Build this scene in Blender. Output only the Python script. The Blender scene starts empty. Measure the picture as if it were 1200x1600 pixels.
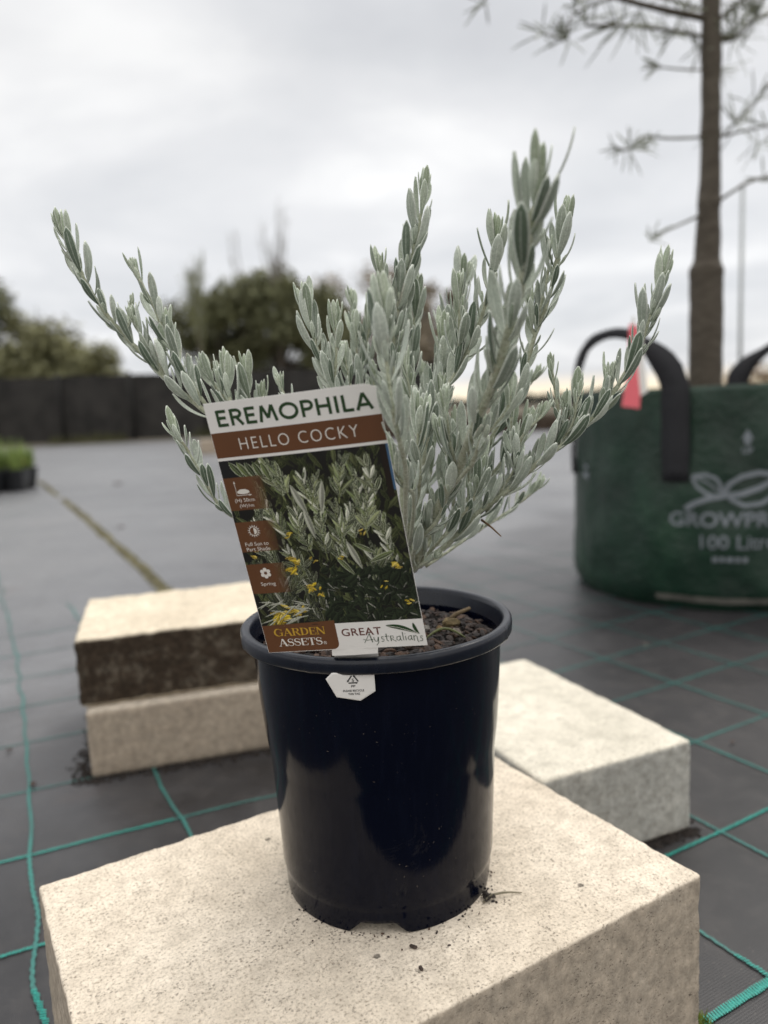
import bpy, bmesh, math, random
import numpy as np
from math import sin, cos, pi, radians, sqrt, atan2, exp
from mathutils import Vector, Matrix, noise
D = bpy.data
scene = bpy.context.scene
COL = scene.collection

# ------------------------------------------------------------------ camera
CAM_H = 0.495
cam_data = D.cameras.new("camera"); cam = D.objects.new("camera", cam_data); COL.objects.link(cam)
P_, R_ = radians(7.6), radians(2.8)
U0 = Vector((0, sin(P_), cos(P_))); R0 = Vector((1, 0, 0)); F0 = Vector((0, cos(P_), -sin(P_)))
Rv = R0 * cos(R_) - U0 * sin(R_); Uv = R0 * sin(R_) + U0 * cos(R_)
m = Matrix((Rv, Uv, -F0)).transposed().to_4x4(); m.translation = Vector((0, 0, CAM_H))
cam.matrix_world = m
cam_data.sensor_fit = 'VERTICAL'; cam_data.sensor_height = 24; cam_data.sensor_width = 18; cam_data.lens = 18.0
cam_data.clip_start = 0.02; cam_data.clip_end = 3000
cam_data.dof.use_dof = True; cam_data.dof.focus_distance = 0.505; cam_data.dof.aperture_fstop = 2.8
scene.camera = cam

# ------------------------------------------------------------------ world, sun, exposure
SUN_EL, SUN_AZ = radians(58), radians(35)      # azimuth clockwise from +Y
world = D.worlds.new("World"); scene.world = world; world.use_nodes = True
nt = world.node_tree; nt.nodes.clear()
def N(nt, t, **k):
    n = nt.nodes.new(t)
    for a, b in k.items(): setattr(n, a, b)
    return n
def math_(nt, op, a, b=None, clamp=False):
    n = N(nt, 'ShaderNodeMath', operation=op, use_clamp=clamp)
    for i, v in enumerate((a, b)):
        if v is None: continue
        if isinstance(v, (int, float)): n.inputs[i].default_value = v
        else: nt.links.new(v, n.inputs[i])
    return n.outputs[0]
def ramp(nt, fac, stops, interp='LINEAR'):
    n = N(nt, 'ShaderNodeValToRGB'); n.color_ramp.interpolation = interp
    e = n.color_ramp.elements
    while len(e) < len(stops): e.new(0.5)
    for i, (p, c) in enumerate(stops):
        e[i].position = p; e[i].color = (*c, 1) if len(c) == 3 else c
    nt.links.new(fac, n.inputs[0]); return n.outputs[0]
def mixc(nt, fac, a, b, mode='MIX'):
    n = N(nt, 'ShaderNodeMix', data_type='RGBA', blend_type=mode)
    for i, v in ((0, fac), (6, a), (7, b)):
        if isinstance(v, (int, float)): n.inputs[i].default_value = v
        elif isinstance(v, tuple): n.inputs[i].default_value = (*v, 1)
        else: nt.links.new(v, n.inputs[i])
    return n.outputs[2]
sky = N(nt, 'ShaderNodeTexSky', sky_type='NISHITA', sun_disc=False, sun_elevation=SUN_EL, sun_rotation=SUN_AZ)
tc = N(nt, 'ShaderNodeTexCoord'); sep = N(nt, 'ShaderNodeSeparateXYZ')
nt.links.new(tc.outputs['Generated'], sep.inputs[0])
zc = math_(nt, 'MAXIMUM', sep.outputs[2], 0.0)
den = math_(nt, 'ADD', zc, 0.16)
cx = math_(nt, 'DIVIDE', sep.outputs[0], den); cy = math_(nt, 'DIVIDE', sep.outputs[1], den)
cmb = N(nt, 'ShaderNodeCombineXYZ'); nt.links.new(cx, cmb.inputs[0]); nt.links.new(cy, cmb.inputs[1])
nz = N(nt, 'ShaderNodeTexNoise'); nz.inputs['Scale'].default_value = 1.5; nz.inputs['Detail'].default_value = 6; nz.inputs['Roughness'].default_value = .5; nz.inputs['Distortion'].default_value = .25
mp = N(nt, 'ShaderNodeMapping'); mp.inputs['Location'].default_value = (2.3, 0.4, 3.1); mp.inputs['Rotation'].default_value = (0, 0, .25); mp.inputs['Scale'].default_value = (.85, .9, 1)
nt.links.new(cmb.outputs[0], mp.inputs[0]); nt.links.new(mp.outputs[0], nz.inputs['Vector'])
cloud = ramp(nt, nz.outputs[0], [(.28, (.53, .535, .55)), (.42, (.59, .595, .605)), (.54, (.655, .655, .66)), (.70, (.80, .795, .785))])
# overhead cloud is brighter than near the horizon; low sky behind the camera has brightness added to light the label
elev = ramp(nt, zc, [(0.0, (.86, .87, .90)), (.10, (.95, .955, .97)), (.25, (1.0, 1.0, 1.0)), (.40, (.90, .90, .90)), (.56, (1.0, 1.0, 1.0)), (1.0, (2.6, 2.55, 2.48))])
cl = mixc(nt, 1.0, cloud, elev, 'MULTIPLY')
back = ramp(nt, math_(nt, 'ADD', math_(nt, 'MULTIPLY', sep.outputs[1], .5), .5), [(.0, (1.6, 1.55, 1.46)), (.35, (1.25, 1.23, 1.2)), (.62, (1, 1, 1)), (1, (1, 1, 1))])
high = ramp(nt, zc, [(.35, (0, 0, 0)), (.85, (1, 1, 1))])
back = mixc(nt, high, back, (1.0, 1.0, 1.0))
cl = mixc(nt, 1.0, cl, back, 'MULTIPLY')
# thin warm gap in the cloud just over the horizon, to the right of the view
az = N(nt, 'ShaderNodeMath', operation='ARCTAN2'); nt.links.new(sep.outputs[0], az.inputs[0]); nt.links.new(sep.outputs[1], az.inputs[1])
g_az = ramp(nt, math_(nt, 'ADD', az.outputs[0], .5), [(.45, (0, 0, 0)), (.62, (1, 1, 1)), (.98, (1, 1, 1)), (1.0, (.8, .8, .8))])
g_el = ramp(nt, math_(nt, 'ADD', sep.outputs[2], .1), [(.08, (1, 1, 1)), (.110, (1, 1, 1)), (.135, (0, 0, 0))])
gap = mixc(nt, 1.0, g_az, g_el, 'MULTIPLY')
gapf = math_(nt, 'MULTIPLY', N(nt, 'ShaderNodeRGBToBW').outputs[0], .85)
bw = [n for n in nt.nodes if n.type == 'RGBTOBW'][0]; nt.links.new(gap, bw.inputs[0])
cl = mixc(nt, gapf, cl, (1.0, .84, .58))
skyl = mixc(nt, 1.0, sky.outputs[0], (.1, .1, .1), 'MULTIPLY')
allsky = mixc(nt, .94, skyl, cl)
bg = N(nt, 'ShaderNodeBackground'); bg.inputs[1].default_value = 1.0
nt.links.new(allsky, bg.inputs[0])
wo = N(nt, 'ShaderNodeOutputWorld'); nt.links.new(bg.outputs[0], wo.inputs[0])

sl = D.lights.new("sun", 'SUN'); sl.energy = 0.9; sl.angle = radians(35); sl.color = (1, .95, .87)
sun = D.objects.new("sun", sl); COL.objects.link(sun)
sd = Vector((sin(SUN_AZ) * cos(SUN_EL), cos(SUN_AZ) * cos(SUN_EL), sin(SUN_EL)))
sun.rotation_euler = sd.to_track_quat('Z', 'Y').to_euler()
scene.view_settings.view_transform = 'Standard'; scene.view_settings.look = 'None'
scene.view_settings.exposure = 0.46; scene.view_settings.gamma = 1.0; scene.view_settings.use_curve_mapping = False

# ------------------------------------------------------------------ helpers
def tag(o, label=None, cat=None, group=None, kind=None):
    if label: o['label'] = label
    if cat: o['category'] = cat
    if group: o['group'] = group
    if kind: o['kind'] = kind
    return o
def empty(name, loc, label, cat, group=None, rz=0.0):
    o = D.objects.new(name, None); o.location = loc; o.rotation_euler = (0, 0, rz); o.empty_display_size = .05
    COL.objects.link(o); return tag(o, label, cat, group)
class MB:
    def __init__(s): s.v = []; s.f = []; s.c = []; s.m = []; s.cur = (0, 0, 0); s.mi = 0
    def add(s, vs, fs, cols=None):
        b = len(s.v); s.v += [tuple(v) for v in vs]; s.f += [tuple(b + i for i in f) for f in fs]
        s.c += (cols if cols else [s.cur] * len(vs)); s.m += [s.mi] * len(fs)
    def tube(s, pts, rads, n=8, cap=True, bump=0, bs=100):
        pts = [Vector(p) for p in pts]; vs = []; k = len(pts)
        T = [(pts[min(i + 1, k - 1)] - pts[max(i - 1, 0)]).normalized() for i in range(k)]
        ref = Vector((0, 0, 1)) if abs(T[0].z) < .9 else Vector((1, 0, 0))
        u = T[0].cross(ref).normalized()
        for i in range(k):
            u = (u - T[i] * u.dot(T[i])).normalized(); w = T[i].cross(u)
            for j in range(n):
                a = 2 * pi * j / n; d = u * cos(a) + w * sin(a); r = rads[i]
                p = pts[i] + d * r
                if bump: p += d * bump * noise.noise(p * bs)
                vs.append(p)
        fs = [(i * n + j, i * n + (j + 1) % n, (i + 1) * n + (j + 1) % n, (i + 1) * n + j) for i in range(k - 1) for j in range(n)]
        if cap: fs += [tuple(range(n - 1, -1, -1)), tuple((k - 1) * n + j for j in range(n))]
        s.add(vs, fs)
    def box(s, x0, x1, y0, y1, z0, z1):
        v = [(x, y, z) for z in (z0, z1) for y in (y0, y1) for x in (x0, x1)]
        s.add(v, [(0, 2, 3, 1), (4, 5, 7, 6), (0, 1, 5, 4), (2, 6, 7, 3), (0, 4, 6, 2), (1, 3, 7, 5)])
    def build(s, name, mat, parent=None, smooth=True, loc=None, rz=0, attr='col'):
        me = D.meshes.new(name); me.from_pydata(s.v, [], s.f)
        if any(c != (0, 0, 0) for c in s.c[:5000]) or any(c != (0, 0, 0) for c in s.c[::97]):
            a = me.color_attributes.new(attr, 'FLOAT_COLOR', 'POINT')
            arr = np.ones((len(s.v), 4), np.float32); arr[:, :3] = np.array(s.c, np.float32)
            a.data.foreach_set('color', arr.ravel())
        mats = mat if isinstance(mat, (list, tuple)) else [mat]
        for mm in mats: me.materials.append(mm)
        if len(mats) > 1: me.polygons.foreach_set('material_index', s.m)
        if smooth: me.polygons.foreach_set('use_smooth', [True] * len(me.polygons))
        me.update()
        o = D.objects.new(name, me); COL.objects.link(o)
        if parent: o.parent = parent
        if loc is not None: o.location = loc
        o.rotation_euler = (0, 0, rz)
        return o
def newmat(name):
    M = D.materials.new(name); M.use_nodes = True; t = M.node_tree; b = t.nodes['Principled BSDF']
    return M, t, b
def setv(b, **k):
    for a, v in k.items():
        a = a.replace('_', ' ')
        b.inputs[a].default_value = (*v, 1) if isinstance(v, tuple) and len(v) == 3 else v
def noise_(t, scale, detail=4, rough=.6, coord='Object', vec=None, dist=0):
    n = N(t, 'ShaderNodeTexNoise'); n.inputs['Scale'].default_value = scale; n.inputs['Detail'].default_value = detail
    n.inputs['Roughness'].default_value = rough; n.inputs['Distortion'].default_value = dist
    if vec is None:
        c = [x for x in t.nodes if x.type == 'TEX_COORD']
        c = c[0] if c else N(t, 'ShaderNodeTexCoord'); vec = c.outputs[coord]
    t.links.new(vec, n.inputs['Vector']); return n.outputs[0]
def bump_(t, b, h, strength=.3, dist=.001, prev=None):
    n = N(t, 'ShaderNodeBump'); n.inputs['Strength'].default_value = strength; n.inputs['Distance'].default_value = dist
    t.links.new(h, n.inputs['Height'])
    if prev: t.links.new(prev, n.inputs['Normal'])
    t.links.new(n.outputs[0], b.inputs['Normal']); return n.outputs[0]
def simple(name, col, rough=.6, var=.15, scale=30, **k):
    M, t, b = newmat(name); setv(b, Roughness=rough, **k)
    n = noise_(t, scale)
    c = ramp(t, n, [(.3, tuple(x * (1 - var) for x in col)), (.7, tuple(min(1, x * (1 + var)) for x in col))])
    t.links.new(c, b.inputs['Base Color']); return M

# ------------------------------------------------------------------ materials
_=0
def mat_concrete(name, light, dark, stain=None, stain_amt=0.0, pits=1.0):
    M, t, b = newmat(name); setv(b, Roughness=.92); b.inputs['Specular IOR Level'].default_value = .25
    big = noise_(t, 9, 5, .6); mid = noise_(t, 60, 4, .65); fine = noise_(t, 430, 3, .75)
    base = ramp(t, big, [(.32, dark), (.66, light)])
    base = mixc(t, math_(t, 'MULTIPLY', ramp(t, mid, [(.40, (0, 0, 0)), (.70, (1, 1, 1))]), .6), base, tuple(x * .70 for x in dark))
    grit = ramp(t, fine, [(.32, (.52, .49, .45)), (.45, (.93, .92, .90)), (.60, (1.08, 1.07, 1.05)), (.75, (1.2, 1.19, 1.17))])
    base = mixc(t, 1.0, base, grit, 'MULTIPLY')
    vo = N(t, 'ShaderNodeTexVoronoi', feature='F1'); vo.inputs['Scale'].default_value = 360; vo.inputs['Randomness'].default_value = 1
    tcn = [x for x in t.nodes if x.type == 'TEX_COORD'][0]
    wv = noise_(t, 200, 2); vadd = N(t, 'ShaderNodeVectorMath', operation='ADD'); t.links.new(tcn.outputs['Object'], vadd.inputs[0])
    wsc = math_(t, 'MULTIPLY', wv, .004); t.links.new(wsc, vadd.inputs[1]); t.links.new(vadd.outputs[0], vo.inputs['Vector'])
    pm = noise_(t, 38, 3)
    pt = math_(t, 'MULTIPLY', ramp(t, vo.outputs['Distance'], [(.16, (1, 1, 1)), (.36, (0, 0, 0))]), ramp(t, pm, [(.40, (0, 0, 0)), (.58, (1, 1, 1))]))
    # only some cells hold a pit
    sepc = N(t, 'ShaderNodeSeparateColor'); t.links.new(vo.outputs['Color'], sepc.inputs[0])
    pt = math_(t, 'MULTIPLY', pt, ramp(t, sepc.outputs[0], [(.40, (0, 0, 0)), (.52, (1, 1, 1))]))
    base = mixc(t, math_(t, 'MULTIPLY', pt, .55 * pits), base, tuple(x * .32 for x in dark))
    vb = N(t, 'ShaderNodeTexVoronoi', feature='F1'); vb.inputs['Scale'].default_value = 46; t.links.new(vadd.outputs[0], vb.inputs['Vector'])
    sb = N(t, 'ShaderNodeSeparateColor'); t.links.new(vb.outputs['Color'], sb.inputs[0])
    hole = math_(t, 'MULTIPLY', ramp(t, vb.outputs['Distance'], [(.07, (1, 1, 1)), (.12, (0, 0, 0))]), ramp(t, sb.outputs[1], [(.84, (0, 0, 0)), (.88, (1, 1, 1))]))
    if stain:
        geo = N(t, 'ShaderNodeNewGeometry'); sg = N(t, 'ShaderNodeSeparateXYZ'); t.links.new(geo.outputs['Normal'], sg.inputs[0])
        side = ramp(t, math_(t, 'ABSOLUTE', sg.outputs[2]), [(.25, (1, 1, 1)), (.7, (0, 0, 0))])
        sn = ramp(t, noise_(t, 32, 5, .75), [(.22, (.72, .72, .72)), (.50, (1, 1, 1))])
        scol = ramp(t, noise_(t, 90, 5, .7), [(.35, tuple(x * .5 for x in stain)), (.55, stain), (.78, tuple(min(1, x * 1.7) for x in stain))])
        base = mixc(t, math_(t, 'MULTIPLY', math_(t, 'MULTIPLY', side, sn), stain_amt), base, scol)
    base = mixc(t, math_(t, 'MULTIPLY', hole, .8 * pits), base, tuple(x * .16 for x in dark))
    t.links.new(base, b.inputs['Base Color'])
    h = math_(t, 'ADD', math_(t, 'MULTIPLY', fine, .5), math_(t, 'MULTIPLY', mid, .8))
    h = math_(t, 'SUBTRACT', h, math_(t, 'ADD', math_(t, 'MULTIPLY', pt, 1.2), math_(t, 'MULTIPLY', hole, 3.0)))
    bump_(t, b, h, .7, .0011)
    return M
M_block = mat_concrete('concrete_cream', (.80, .715, .60), (.65, .57, .465), stain=(.34, .28, .215), stain_amt=.78)
M_blockW = mat_concrete('concrete_white', (.78, .735, .635), (.62, .585, .50), stain=(.36, .36, .34), stain_amt=.75, pits=.4)
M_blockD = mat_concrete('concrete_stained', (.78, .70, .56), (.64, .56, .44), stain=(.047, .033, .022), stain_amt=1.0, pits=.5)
M_blockT = mat_concrete('concrete_tan', (.60, .53, .44), (.46, .40, .33), stain=(.34, .27, .20), stain_amt=.6, pits=.4)

def mat_weedmat():
    M, t, b = newmat('woven_weed_mat'); b.inputs['Specular IOR Level'].default_value = .5
    tcn = N(t, 'ShaderNodeTexCoord')
    dirt = noise_(t, 2.2, 6, .65); dust = noise_(t, 26, 4, .6); sp = noise_(t, 240, 2, .6)
    c = ramp(t, dirt, [(.32, (.016, .0155, .017)), (.5, (.027, .026, .028)), (.7, (.048, .045, .046))])
    # dust film with painted-in sky glare: mat paler leftwards and beyond the blocks
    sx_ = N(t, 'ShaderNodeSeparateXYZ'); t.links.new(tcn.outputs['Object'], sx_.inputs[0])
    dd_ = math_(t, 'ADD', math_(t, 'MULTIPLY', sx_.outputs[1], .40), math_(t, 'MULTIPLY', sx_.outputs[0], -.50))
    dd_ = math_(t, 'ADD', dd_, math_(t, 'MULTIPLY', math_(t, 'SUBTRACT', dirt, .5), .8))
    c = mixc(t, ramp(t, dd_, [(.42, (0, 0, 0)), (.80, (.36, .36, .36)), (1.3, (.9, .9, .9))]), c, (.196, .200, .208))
    c = mixc(t, math_(t, 'MULTIPLY', ramp(t, dust, [(.48, (0, 0, 0)), (.75, (1, 1, 1))]), .35), c, (.085, .078, .073))
    c = mixc(t, math_(t, 'MULTIPLY', ramp(t, sp, [(.66, (0, 0, 0)), (.72, (1, 1, 1))]), .5), c, (.16, .14, .12))
    blot = noise_(t, .9, 5, .7)
    c = mixc(t, 1.0, c, ramp(t, blot, [(.32, (.70, .70, .72)), (.5, (1, 1, 1)), (.68, (1.22, 1.20, 1.18))]), 'MULTIPLY')
    c = mixc(t, math_(t, 'MULTIPLY', ramp(t, noise_(t, 3.7, 3, .6), [(.64, (0, 0, 0)), (.74, (1, 1, 1))]), .25), c, (.12, .085, .075))
    rot = N(t, 'ShaderNodeMapping'); rot.inputs['Rotation'].default_value = (0, 0, radians(-29)); t.links.new(tcn.outputs['Object'], rot.inputs[0])
    w1 = N(t, 'ShaderNodeTexWave', bands_direction='X'); w1.inputs['Scale'].default_value = 190; w1.inputs['Distortion'].default_value = 1.0; w1.inputs['Detail Scale'].default_value = 30
    w2 = N(t, 'ShaderNodeTexWave', bands_direction='Y'); w2.inputs['Scale'].default_value = 120; w2.inputs['Distortion'].default_value = .8; w2.inputs['Detail Scale'].default_value = 30
    for w in (w1, w2): t.links.new(rot.outputs[0], w.inputs['Vector'])
    wv = math_(t, 'MULTIPLY', w1.outputs['Fac'], w2.outputs['Fac'])
    c = mixc(t, 1.0, c, ramp(t, wv, [(0, (.60, .60, .62)), (.6, (1.28, 1.27, 1.26))]), 'MULTIPLY')
    t.links.new(c, b.inputs['Base Color'])
    t.links.new(ramp(t, dirt, [(.3, (.34, .34, .34)), (.7, (.46, .46, .46))]), b.inputs['Roughness'])
    h = math_(t, 'ADD', math_(t, 'MULTIPLY', wv, .35), math_(t, 'MULTIPLY', noise_(t, 7, 3), 3.0))
    bump_(t, b, h, .45, .0012)
    return M
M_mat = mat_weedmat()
def mat_teal():
    M, t, b = newmat('teal_weave'); setv(b, Roughness=.45)
    n = noise_(t, 500, 2)
    c = ramp(t, n, [(.38, (.006, .10, .085)), (.55, (.018, .25, .21)), (.7, (.05, .38, .33))])
    c = mixc(t, ramp(t, noise_(t, 3.2, 3), [(.38, (.92, .92, .92)), (.66, (.25, .25, .25))]), c, (.036, .080, .076))
    t.links.new(c, b.inputs['Base Color']); return M
M_teal = mat_teal()
def mat_pot(name, base, rough, spec):
    M, t, b = newmat(name); setv(b, Roughness=rough); b.inputs['Specular IOR Level'].default_value = spec
    tcn = N(t, 'ShaderNodeTexCoord')
    n = noise_(t, 14, 5, .6); mpg = N(t, 'ShaderNodeMapping'); mpg.inputs['Scale'].default_value = (60, 60, 7); t.links.new(tcn.outputs['Object'], mpg.inputs[0])
    streak = noise_(t, 3, 4, .6, vec=mpg.outputs[0]); spk = noise_(t, 420, 1, .5)
    c = mixc(t, math_(t, 'MULTIPLY', ramp(t, streak, [(.5, (0, 0, 0)), (.85, (1, 1, 1))]), .35), base, tuple(x * 2.2 + .004 for x in base))
    spm = math_(t, 'MULTIPLY', ramp(t, spk, [(.74, (0, 0, 0)), (.78, (1, 1, 1))]), ramp(t, n, [(.5, (0, 0, 0)), (.65, (1, 1, 1))]))
    c = mixc(t, math_(t, 'MULTIPLY', spm, .7), c, (.12, .10, .08))
    smear = math_(t, 'MULTIPLY', ramp(t, noise_(t, 22, 5, .75, dist=1.2), [(.60, (0, 0, 0)), (.78, (1, 1, 1))]), ramp(t, noise_(t, 7, 2), [(.48, (0, 0, 0)), (.62, (1, 1, 1))]))
    c = mixc(t, math_(t, 'MULTIPLY', smear, .28), c, (.075, .068, .060))
    t.links.new(c, b.inputs['Base Color'])
    t.links.new(ramp(t, n, [(.3, (rough * .9,) * 3), (.7, (rough * 1.25,) * 3)]), b.inputs['Roughness'])
    bump_(t, b, math_(t, 'ADD', streak, math_(t, 'MULTIPLY', n, 1.5)), .10, .0012)
    return M
M_pot = mat_pot('navy_plastic', (.0010, .0021, .0078), .11, .17)
M_rim = mat_pot('navy_plastic_rim', (.0040, .0062, .0135), .27, .42)

def mat_leaf(name, top, under, edge, youth):
    """vertex colour: r = distance from the midrib, g = random per leaf, b = youth"""
    M, t, b = newmat(name); setv(b, Roughness=.75); b.inputs['Specular IOR Level'].default_value = .2
    at = N(t, 'ShaderNodeAttribute', attribute_name='col'); sc = N(t, 'ShaderNodeSeparateColor'); t.links.new(at.outputs['Color'], sc.inputs[0])
    al = at.outputs['Alpha']
    f = noise_(t, 900, 3, .7); f2 = noise_(t, 150, 3, .6)
    c = mixc(t, ramp(t, sc.outputs[1], [(.12, (0, 0, 0)), (.30, (.45, .45, .45)), (.80, (1, 1, 1))]), top, under)
    c = mixc(t, math_(t, 'MULTIPLY', sc.outputs[2], .75), c, youth)
    ed = ramp(t, sc.outputs[0], [(0, (.55, .55, .55)), (.10, (.04, .04, .04)), (.70, (.02, .02, .02)), (.86, (.55, .55, .55)), (1, (1, 1, 1))])
    c = mixc(t, math_(t, 'MULTIPLY', ed, .8), c, edge)
    brn = math_(t, 'MULTIPLY', ramp(t, noise_(t, 34, 3, .6), [(.62, (0, 0, 0)), (.70, (1, 1, 1))]), ramp(t, sc.outputs[0], [(.55, (0, 0, 0)), (.95, (1, 1, 1))]))
    c = mixc(t, math_(t, 'MULTIPLY', brn, .6), c, (.26, .19, .11))
    c = mixc(t, 1.0, c, ramp(t, f, [(.3, (.74, .75, .74)), (.7, (1.2, 1.2, 1.18))]), 'MULTIPLY')
    c = mixc(t, 1.0, c, ramp(t, f2, [(.3, (.88, .89, .87)), (.7, (1.1, 1.1, 1.1))]), 'MULTIPLY')
    t.links.new(c, b.inputs['Base Color'])
    b.inputs['Sheen Weight'].default_value = .35; b.inputs['Sheen Roughness'].default_value = .45; b.inputs['Sheen Tint'].default_value = (.9, 1, .9, 1)
    bump_(t, b, f, .35, .0004)
    return M
M_leaf = mat_leaf('felted_leaf', (.085, .118, .080), (.520, .560, .495), (.78, .80, .74), (.44, .50, .36))
def mat_stem():
    M, t, b = newmat('felted_stem'); setv(b, Roughness=.85)
    f = noise_(t, 420, 4, .7); g = noise_(t, 90, 3)
    c = ramp(t, f, [(.3, (.22, .24, .16)), (.55, (.40, .42, .31)), (.75, (.58, .58, .48))])
    c = mixc(t, math_(t, 'MULTIPLY', ramp(t, g, [(.5, (0, 0, 0)), (.7, (1, 1, 1))]), .4), c, (.20, .16, .10))
    t.links.new(c, b.inputs['Base Color']); bump_(t, b, f, .8, .0008)
    b.inputs['Sheen Weight'].default_value = .3
    return M
M_stem = mat_stem()
M_white = simple('white_plastic', (.78, .755, .72), .38, .03, 20)
M_brown = simple('brown_print', (.125, .050, .020), .35, .06, 40)
M_dgreen = simple('dark_green_print', (.018, .050, .014), .4, .05, 40)
M_cream = simple('cream_print', (.72, .68, .62), .4, .02, 40)
M_gold = simple('gold_print', (.50, .30, .035), .4, .05, 40)
M_maroon = simple('maroon_print', (.115, .03, .02), .4, .05, 40)
M_black = simple('black_print', (.02, .02, .02), .5, .05, 40)
def mat_print():
    M, t, b = newmat('printed_photo'); setv(b, Roughness=.32)
    at = N(t, 'ShaderNodeAttribute', attribute_name='col'); t.links.new(at.outputs['Color'], b.inputs['Base Color']); return M
M_print = mat_print()
def mat_bark_chip():
    M, t, b = newmat('bark_chips'); setv(b, Roughness=.8)
    at = N(t, 'ShaderNodeAttribute', attribute_name='col')
    c = mixc(t, 1.0, at.outputs['Color'], ramp(t, noise_(t, 300, 4), [(.3, (.6, .6, .6)), (.7, (1.4, 1.35, 1.3))]), 'MULTIPLY')
    t.links.new(c, b.inputs['Base Color']); bump_(t, b, noise_(t, 500, 3), .6, .001); return M
M_chip = mat_bark_chip()
M_soil = simple('dark_soil', (.018, .013, .010), .95, .5, 120)
M_moss = simple('moss', (.10, .11, .035), .95, .5, 40)

# ------------------------------------------------------------------ setting: ground
g = MB(); g.add([(-400, -60, -.03), (400, -60, -.03), (400, 900, -.03), (-400, 900, -.03)], [(0, 1, 2, 3)])
M_field = simple('dry_grass_field', (.085, .070, .042), .95, .4, .5)
o = g.build('ground', M_field, smooth=False); tag(o, kind='structure')
g = MB(); nx, ny = 60, 90
xs = np.linspace(-30, 30, nx + 1); ys = -4 + 22.5 * np.linspace(0, 1, ny + 1) ** 1.0
vs = [(x, y, .006 * noise.noise(Vector((x * .9, y * .9, 0))) * min(1, max(0, (y - 1.8))) + 0.0) for y in ys for x in xs]
fs = [(j * (nx + 1) + i, j * (nx + 1) + i + 1, (j + 1) * (nx + 1) + i + 1, (j + 1) * (nx + 1) + i) for j in range(ny) for i in range(nx)]
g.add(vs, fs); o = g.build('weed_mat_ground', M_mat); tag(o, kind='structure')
# woven teal marker lines of the mat, each a narrow ribbon 2 mm over the sheet
g = MB()
def zz_(x, y, z): return z + max(0, .006 * noise.noise(Vector((x * .9, y * .9, 0))) * min(1, max(0, (y - 1.8))))
def ribbon(pts, w, z=.0022, saw=0.0, amp=.0022, seed=0, stitch=False):
    L = [0]; st = []
    for a, b in zip(pts, pts[1:]): L.append(L[-1] + sqrt((a[0] - b[0]) ** 2 + (a[1] - b[1]) ** 2))
    n = max(2, int(L[-1] / .006)); vs = []
    for i in range(n + 1):
        s = L[-1] * i / n; k = 0
        while k < len(L) - 2 and s > L[k + 1]: k += 1
        f = (s - L[k]) / (L[k + 1] - L[k]); x = pts[k][0] * (1 - f) + pts[k + 1][0] * f; y = pts[k][1] * (1 - f) + pts[k + 1][1] * f
        dx, dy = pts[k + 1][0] - pts[k][0], pts[k + 1][1] - pts[k][1]; l = sqrt(dx * dx + dy * dy); nx_, ny_ = -dy / l, dx / l
        off = amp * noise.noise(Vector((s * 9 + seed * 7.1, seed * 3.3, 0))) + saw * ((i % 2) - .5)
        ww = w * (1 + .25 * noise.noise(Vector((s * 60, seed, 4))))
        zz = z + max(0, .006 * noise.noise(Vector((x * .9, y * .9, 0))) * min(1, max(0, (y - 1.8)))) 
        if stitch and y < .9 or y < .62:
            tx_, ty_ = dx / l * .0016, dy / l * .0016
            for q in (0, .003):
                cx_, cy_ = x + dx / l * q, y + dy / l * q; o1, o2 = off - ww * .62, off + ww * .62; z2 = zz_(x, y, z) + .0007
                st.append([(cx_ + nx_ * o1, cy_ + ny_ * o1, z2), (cx_ + nx_ * o1 + tx_, cy_ + ny_ * o1 + ty_, z2), (cx_ + nx_ * o2 + 2 * tx_, cy_ + ny_ * o2 + 2 * ty_, z2), (cx_ + nx_ * o2 + tx_, cy_ + ny_ * o2 + ty_, z2)])
        vs += [(x + nx_ * (off - ww / 2), y + ny_ * (off - ww / 2), zz), (x + nx_ * (off + ww / 2), y + ny_ * (off + ww / 2), zz)]
    g.mi = 0; g.add(vs, [(2 * i, 2 * i + 2, 2 * i + 3, 2 * i + 1) for i in range(n)]); g.mi = 1
    for q in st: g.add(q, [(0, 1, 2, 3)])
    g.mi = 0
an, bn = (-.485, .875), (.87, .492)       # normals of the two families on the right
ad, bd = (.875, .485), (-.492, .870)
def pnt(a, b):  # point with a-normal value a and b-normal value b
    det = an[0] * bn[1] - an[1] * bn[0]
    return ((a * bn[1] - b * an[1]) / det, (an[0] * b - bn[0] * a) / det)
for k, a in enumerate((.199, .366, .537, .7077, .882, 1.045, 1.21, 1.375, 1.54, 1.70, 1.87)):
    aL = (.235, .412, .588, .763, .939, 1.115, 1.295, 1.47, 1.645, 1.82, 1.995)[k]
    r = [pnt(a, b) for b in (.46, .8, 1.1, 1.6, 2.3)]
    # left of the pot the lines run a little flatter
    left = [(-.400 * aL + .9165 * s, .9165 * aL + .400 * s) for s in (-1.5, -1.0, -.6, -.25, 0, .20)]
    if k == 1: ribbon(r[:], .0066, z=.0014, seed=k, stitch=True)
    ribbon(left + r, .0034, z=.0010, saw=.0006, seed=k, stitch=k < 6)
for k, b in enumerate((.56, .718, .888, 1.053, 1.213, 1.375, 1.54, 1.70)):
    ribbon([pnt(a, b) for a in (-.2, .3, .6, 1.0, 1.5, 2.2)], .0033, z=.0018, saw=.0010, seed=20 + k)
ribbon([(-.15, .28), (-.3072, .5888), (-.367, .70), (-.44, .86), (-.5852, 1.1619), (-.72, 1.44), (-.91, 1.8), (-1.108, 2.1658), (-1.5, 2.9)], .0040, z=.0018, saw=.0012, amp=.012, seed=40)
ribbon([(-.02, .30), (-.2697, .8995), (-.324, .9865), (-.45, 1.30), (-.62, 1.62), (-.9, 2.1)], .0040, z=.0018, saw=.001, amp=.007, seed=41)
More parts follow.
